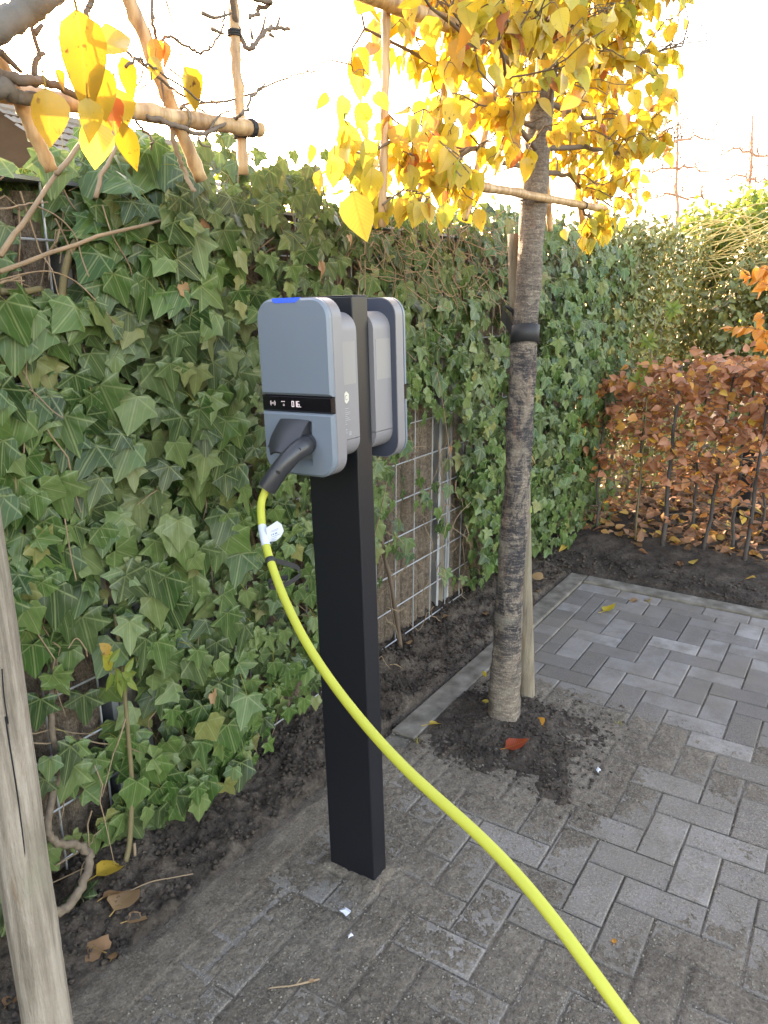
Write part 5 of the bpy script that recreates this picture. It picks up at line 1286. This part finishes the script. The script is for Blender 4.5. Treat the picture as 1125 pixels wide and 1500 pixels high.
for k in range(75):
    a0, b0 = 7.7 + rb.normal(0, .2), .35 + rb.normal(0, .3); L = rb.uniform(.7, 1.5); h = rb.uniform(1.6, 2.12)
    m.tube(bez([(a0, b0, .3), (a0 + rb.normal(0, .1), b0 + .25 * L, h), (a0 + rb.normal(0, .15), b0 + .75 * L, h + rb.normal(.06, .08)), (a0 + rb.normal(0, .2), b0 + L, h - rb.uniform(0, .25))], 5), [.0055] * 10 + [.004] * 5 + [.0025], 5)
MAT['gold'] = simple('golden_stem', (0.46, 0.36, 0.14), .6, .3, 0, .3, 20); m.build('stems', MAT['gold'], gs, True)
# ---- two bare trained trees far behind
def bare(label, x, d, ytop, ybase, seed, tiers):
    r = np.random.RandomState(seed); p1 = at_d(x, ytop, d); p0 = at_d(x - 4, ybase, d); p0.z = 0
    root = empty('bare_tree', p0); tag(root, label, 'tree', 'bare trained trees behind the hedges')
    m = MB(); m.tube(wander(p0, p1, 14, .045, r), np.linspace(.042, .012, 15).tolist(), 8); m.build('trunk', MAT['redbark'], root, True)
    for y in tiers:
        c = at_d(x, y, d); w = r.uniform(.28, .55)
        for s in (-1, 1):
            m = MB(); e_ = c + C_R * (s * w) + Vector((0, 0, -.04 + r.normal(0, .03))); P_ = wander(c, e_, 7, .035, r); m.tube(P_, np.linspace(.017, .008, 8).tolist(), 6)
            for k in range(20):
                q = P_[r.randint(1, 8)]; L = r.uniform(.12, .6); m.tube(wander(q, q + Vector((r.normal(0, .12), r.normal(0, .12), L)), 5, .02, r), [.0055, .005, .0045, .004, .0035, .003], 4)
            for k in range(3):
                q = P_[r.randint(1, 8)]; m.tube(wander(q, q + Vector((0, 0, -r.uniform(.08, .25))), 3, .01, r), .004, 4)
            m.build('branch', MAT['redbark'], root)
MAT['redbark'] = simple('reddish_bark', (0.36, 0.22, 0.15), .8, .2, 0, .3, 20)
bare('bare trained tree with level tiers of branches against white sky', 993, 9.2, 175, 600, 3, [205, 246, 287, 330])
bare('reddish bare trained tree partly cut by the right picture edge', 1102, 9.6, 170, 600, 4, [225, 262, 300, 345])
# ---- neighbour's tiled roof behind the fence at upper left
nb = empty('neighbour_house', (3.2, 8.2, 0)); tag(nb, "neighbouring house with a pale tiled roof just visible above the ivy", 'house')
r0 = at_b(-10, 156, 8.0); r1 = at_b(276, 219, 8.0); dx = r1 - r0; slope = Vector((0, -2.4, -1.5))
MAT['tile'] = simple('pale_roof_tile', (0.20, 0.165, 0.135), .8, .2, 0, .3, 5); MAT['wall'] = simple('house_render', (0.45, 0.40, 0.34), .9, .1, 0, .1, 3)
m = MB(); nr, nc = 15, 34
for i in range(nr):
    for j in range(nc):
        m.cur = rb.uniform(.01, 1); a0 = r0 + dx * (j / nc) + slope * (i / nr); ex = dx * (.96 / nc); ey = slope * (1.12 / nr); up = Vector((0, .02, .035))
        V = [a0, a0 + ex, a0 + ex * .5 + up * .6, a0 + ey + up, a0 + ey + ex + up, a0 + ey + ex * .5 + up * 1.7]
        m.add(V, [(0, 2, 5, 3), (2, 1, 4, 5), (3, 5, 4)])
m.build('roof_tiles', MAT['tile'], nb)['kind'] = 'stuff'
m = MB(); e0 = r0 + slope; e1 = r1 + slope; V = [Vector((e0.x + .1, e0.y + .3, 0)), Vector((e1.x - .1, e1.y + .3, 0)), Vector((e1.x - .1, e1.y + .3, e1.z - .08)), Vector((e0.x + .1, e0.y + .3, e0.z - .08))]
V2 = [v_ + Vector((0, 4.2, 0)) for v_ in V]; m.add(V + V2, [(0, 1, 2, 3), (4, 7, 6, 5), (0, 3, 7, 4), (1, 5, 6, 2), (3, 2, 6, 7)]); m.build('wall', MAT['wall'], nb)
m = MB(); b0, b1 = r0 + Vector((0, 2.4, -1.5)), r1 + Vector((0, 2.4, -1.5)); m.add([r0, r1, b1, b0, r0 - Vector((0, 0, .05)), r1 - Vector((0, 0, .05)), b1 - Vector((0, 0, .05)), b0 - Vector((0, 0, .05))], [(0, 1, 2, 3), (7, 6, 5, 4), (0, 4, 5, 1), (2, 6, 7, 3)]); m.tube([r0, r1], .07, 8); m.build('roof', MAT['tile'], nb)

# ================================================================== SMALL THINGS ON THE GROUND
ys_ = empty('young_shrub', (1.11, 1.52, 0.03)); tag(ys_, 'slim olive stem with a tuft of green and yellow leaves against the fence grid', 'shrub')
m = MB(); P = bez([at_b(184, 1262, 1.50), at_b(190, 1230, 1.505), at_b(193, 1150, 1.51), at_b(188, 1080, 1.515), at_b(183, 1020, 1.52), at_b(180, 985, 1.52), at_b(168, 900, 1.53)], 6); m.tube(P, np.linspace(.0078, .004, len(P)).tolist(), 8); m.build('stem', MAT['greenbark'], ys_, True)
m = MB(); m.tube([at_b(199, 1275, 1.49), at_b(197, 1235, 1.50)], .0042, 6); m.build('stub', MAT['vine'], ys_, True)
for k, (x, y, tip, s, mat) in enumerate([(160, 958, (-.4, 0, .8), .040, 'yellow'), (150, 960, (.55, 0, -.85), .062, 'yellow'), (163, 985, (-.25, 0, -.9), .05, 'sprig'), (168, 980, (.3, 0, -1), .055, 'sprig'), (178, 985, (.6, -.2, -.7), .05, 'sprig'), (176, 990, (.2, -.3, -1), .05, 'sprig'), (172, 982, (-.2, -.2, -1), .055, 'sprig'), (180, 990, (.9, 0, -.2), .05, 'sprig'), (182, 985, (.8, 0, .5), .045, 'sprig'), (160, 970, (.8, 0, .4), .045, 'sprig'), (184, 996, (.5, -.4, -.7), .045, 'sprig'), (172, 996, (0, -.4, -.9), .045, 'sprig')]):
    one_leaf('leaf', MAT[mat], NARROW if mat == 'sprig' else SMALL, at_b(x, y, 1.47), tip, (.1, -1, .35), s, .4, 0, 1.4, .1, ys_)
sp2 = empty('ivy_sapling', (2.62, 1.56, .03)); tag(sp2, 'thin dark leaning stem with a few ivy leaves right of the black post', 'sapling')
m = MB(); P = bez([at_b(587, 950, 1.555), at_b(580, 900, 1.55), at_b(572, 850, 1.545), at_b(563, 815, 1.54), at_b(557, 770, 1.54)], 6); m.tube(P, np.linspace(.0105, .007, len(P)).tolist(), 8); m.tube(bez([at_b(584, 940, 1.54), at_b(575, 900, 1.53), at_b(570, 860, 1.53)], 4), .0035, 6); m.build('stem', MAT['twig'], sp2, True)
for x, y, s, tx in [(560, 775, .055, -.2), (578, 786, .06, .3), (568, 800, .055, -.1), (552, 795, .05, -.5), (584, 765, .045, .4), (560, 752, .05, -.3), (548, 770, .05, -.4), (556, 850, .045, .2), (590, 720, .045, .1), (575, 735, .045, -.2), (572, 690, .04, .2), (590, 700, .035, .3), (620, 740, .05, .3), (610, 735, .045, -.2), (648, 760, .038, 0), (560, 715, .045, 0), (554, 735, .05, .2), (575, 712, .04, .4)]:
    one_leaf('leaf', MAT['ivy'], IVY, at_b(x, y, 1.525), (tx, -.1, -1), (.1, -1, .5), s, .4, 0, 1, .5, sp2)
GF = 'fallen leaves on the paving and soil'
def fallen(x, y, zf, s, mat, base, ang, label, bend=.7, wid=1.0, tilt=(0, 0), lift=.004):
    p = at_z(x, y, 0.0)
    z = zf(p.x, p.y) if callable(zf) else zf
    p = at_z(x, y, z); p.z += lift
    o = one_leaf('fallen_leaf', MAT[mat], base, p, (math.cos(ang), math.sin(ang), .12), (tilt[0], tilt[1], 1), s, bend, .45, wid, .5 if mat == 'yellow' else .22); tag(o, label, 'leaf', GF); return o
fallen(884, 897, .002, .075, 'yellow', PEAR, -.5, 'broad yellow leaf lying alone on the clean far paving', -.5, 1.2)
fallen(950, 882, .002, .075, 'yellow', PEAR, .3, 'folded golden leaf near the back kerb, right of the broad yellow leaf', 1.2, .8, (-.3, .3))
fallen(934, 880, .002, .05, 'brown', PEAR, 2.3, 'small orange brown leaf touching the folded golden leaf', .9)
fallen(740, 1100, pit_z, .085, 'red', PEAR, -.75, 'red and orange beech leaf on the dark soil of the tree pit', -.35, 1.1, (-.25, 0), .010)
fallen(795, 1064, pit_z, .055, 'orange', PEAR, .9, 'pointed orange leaf on the pit soil right of the trunk', .5, 1.0, (-.4, 0))
fallen(628, 1063, .010, .055, 'yellow', PEAR, -.75, 'yellow leaf with a long stalk on the kerb side of the pit', .5, .8)
fallen(712, 998, pit_z, .06, 'yellow', PEAR, 1.2, 'yellow leaf tucked against the left of the trunk base', .5, .9, (-.8, -.2), .012)
fallen(718, 1030, pit_z, .05, 'yellow', PEAR, 2.3, 'thin yellow leaf lying left of the trunk foot', .6, .6)
fallen(785, 1004, pit_z, .055, 'yellow', PEAR, .4, 'yellow leaf on the soil right of the stake foot', .6, .8, (-.3, 0))
fallen(796, 852, bed_z, .075, 'brown', PEAR, 1.6, 'tan dry leaf standing on edge beside the kerb behind the tree', .5, .9, (-.9, -.2), .02)
fallen(788, 868, bed_z, .055, 'brown', PEAR, .4, 'brown curled leaf below the tan leaf behind the tree', .9, .8)
fallen(650, 905, bed_z, .05, 'brown', PEAR, -.4, 'pinkish brown leaf on the soil by the reed coloured fence base', .5)
fallen(632, 930, bed_z, .05, 'brown', PEAR, .2, 'russet leaf on the bed soil nearest the bent sapling', .5)
fallen(600, 945, bed_z, .055, 'brown', PEAR, .9, 'tan curled leaf at the foot of the bent sapling', 1.0)
fallen(575, 975, bed_z, .045, 'brown', NARROW, -1.0, 'rolled brown leaf on the bed close to the black post', 1.3)
fallen(712, 902, bed_z, .05, 'brown', PEAR, .7, 'brown leaf on the soil behind the tree trunk', .6)
fallen(142, 1292, bed_z, .085, 'yellow', PEAR, -.2, 'bright yellow leaf on the bed by the twisted ivy stem', .8, .95, (-.4, -.2), .02)
fallen(150, 1322, bed_z, .075, 'brown', NARROW, -.1, 'tan rolled leaf just below the bright yellow leaf', 1.2, 1.3, (-.1, .1), .012)
fallen(168, 1340, bed_z, .09, 'brown', PEAR, .2, 'large wet brown leaf below the slim olive stem', .5, 1.3, (-.1, -.1), .012)
fallen(185, 1352, bed_z, .06, 'brown', PEAR, -.6, 'small russet leaf under the large wet brown leaf', .6, 1.1)
fallen(150, 1396, .012, .055, 'brown', IVY2, 1.7, 'tan three pointed leaf on the edge of the bed at lower left', .3, 1.4)
fallen(122, 1330, bed_z, .075, 'ivy', IVY, 1.1, 'dark green ivy leaf lying on the soil by the left stake', .4, 1.1, (-.3, -.2), .03)
fallen(163, 1408, .008, .022, 'brown', PEAR, .5, 'tiny round brown leaf touching the bed edge at lower left', .3, 1.5)
fallen(18, 1340, bed_z, .06, 'brown', PEAR, .3, 'rust coloured leaf left of the big stake', .6, 1.1)
fallen(8, 1478, .01, .05, 'brown', PEAR, .3, 'dark red leaf in the lower left corner', .6, 1.1)
fallen(899, 1384, .001, .016, 'orange', PEAR, .3, 'tiny reddish leaf scrap on bare paving right of the cable', .3, 1.2)
fallen(818, 1111, .002, .038, 'sprig', NARROW, -.5, 'pale green willow-like leaf at the front rim of the pit', .3, 1.2)
GS = 'paper scraps on the paving'
MAT['scrap'] = simple('white_scrap', (0.45, 0.47, 0.53), .7, .2, 0, .1, 100)
def scrap(x, y, pts, label, cat='paper scrap', mat='scrap', name='paper_scrap', hh=.006):
    p = at_z(x, y, .003); o = empty(name, p); m = MB(); n = len(pts)
    V = [p + Vector((q[0], q[1], q[2] + .001)) for q in pts]; c = sum(V, Vector()) / n + Vector((0, 0, hh)); V2 = [v_ + Vector((0, 0, -.0008)) for v_ in V] + [c + Vector((0, 0, -.0008))]; V = V + [c]
    m.add(V + V2, [(i, (i + 1) % n, n) for i in range(n)] + [(n + 1 + (i + 1) % n, n + 1 + i, 2 * n + 1) for i in range(n)] + [(i, n + 1 + i, n + 1 + (i + 1) % n, (i + 1) % n) for i in range(n)])
    ob = m.build(name, MAT[mat]); bpy.data.objects.remove(o); ob.data.transform(Matrix.Translation(-p)); ob.location = p; tag(ob, label, cat, GS); return ob
scrap(507, 1336, [(-.004, .016, .002), (.006, .006, .006), (.010, -.008, 0), (-.002, -.014, .006), (-.012, -.008, 0), (-.010, .002, .004), (-.012, .012, .007)], 'crumpled white paper scrap on the paving in front of the post')
scrap(514, 1371, [(.006, .003, .003), (.004, -.006, 0), (-.004, -.003, .003), (-.010, .001, 0), (-.004, .006, .002)], 'tiny white paper scrap below the crumpled one')
scrap(218, 1273, [(.012, -.004, .004), (.002, -.010, 0), (-.010, 0, 0), (.0, .006, .012)], 'pale triangular scrap on the bed right of the olive stem')
scrap(985, 797, [(.03, .01, .02), (.01, -.02, .0), (-.03, -.015, 0), (-.005, .015, .01)], 'grey white scrap on the soil behind the back kerb')
scrap(820, 1147, [(.010 * math.cos(k), .009 * math.sin(k), 0) for k in np.linspace(0, 5.5, 8)], 'small pale pebble at the front corner of the pit', 'pebble', 'scrap', 'pebble', .010)
scrap(876, 1130, [(.006, .004, .012), (.012, -.008, 0), (0, -.004, .004), (-.010, -.004, 0), (-.003, .005, .004)], 'bluish torn scrap on the paving right of the pit')
tw = empty('fallen_twig', at_z(430, 1442, .003)); tag(tw, 'short pale dry twig lying on the paving near the bottom', 'twig')
m = MB(); P = bez([at_z(393, 1448, .005), at_z(405, 1446, .006), at_z(425, 1444, .009), at_z(445, 1440, .008), at_z(468, 1434, .006)], 5); m.tube(P, np.linspace(.0016, .0026, len(P)).tolist(), 6); m.tube([P[-9], P[-7] + Vector((.01, .006, .004))], .0015, 5); m.build('stalk', MAT['vine'], tw, True)
one_leaf('bud_scale', MAT['brown'], SMALL, at_z(452, 1438, .009), (.6, -.6, .2), (-.3, 0, 1), .014, .4, 0, 1.3, 0, tw)
gr = empty('root_strand', at_z(250, 1290, .02)); tag(gr, 'thin reddish root strand across the bed soil left of the post', 'root')
m = MB(); m.tube(bez([at_z(190, 1305, .03), at_z(220, 1292, .032), at_z(250, 1286, .028), at_z(283, 1280, .022)], 5), .0016, 5); m.build('strand', MAT['vine'], gr, True)
GG = 'small grass tufts'
for (x, y, hgt, n, lab, zf) in [(737, 1058, .085, 3, 'single tall green grass blade before the trunk foot', pit_z), (905, 1058, .04, 9, 'low green grass tuft at the right corner of the pit', pit_z), (612, 1088, .035, 4, 'tiny green shoot on the kerb side of the pit', 0.006), (345, 1015, .03, 3, 'small green shoot in the bed left of the post', bed_z)]:
    p = at_z(x, y, .01); z = zf(p.x, p.y) if callable(zf) else zf; p.z = z
    o = empty('grass_tuft', p); tag(o, lab, 'grass tuft', GG); m = MB()
    for k in range(n):
        an = rb.uniform(0, 6.28); d = Vector((math.cos(an), math.sin(an), 0)); w = d.cross(Vector((0, 0, 1))) * .0016; L = hgt * rb.uniform(.6, 1); sp_ = .15 if n == 3 else .7
        q0 = p + d * .004; q1 = q0 + Vector((0, 0, L * .6)) + d * L * .2 * sp_; q2 = q0 + Vector((0, 0, L * (1 if n == 3 else .75))) + d * L * sp_
        m.add([q0 - w, q0 + w, q1 - w, q1 + w, q2], [(0, 1, 3, 2), (2, 3, 4)])
    m.build('blades', MAT['sprig'], o)
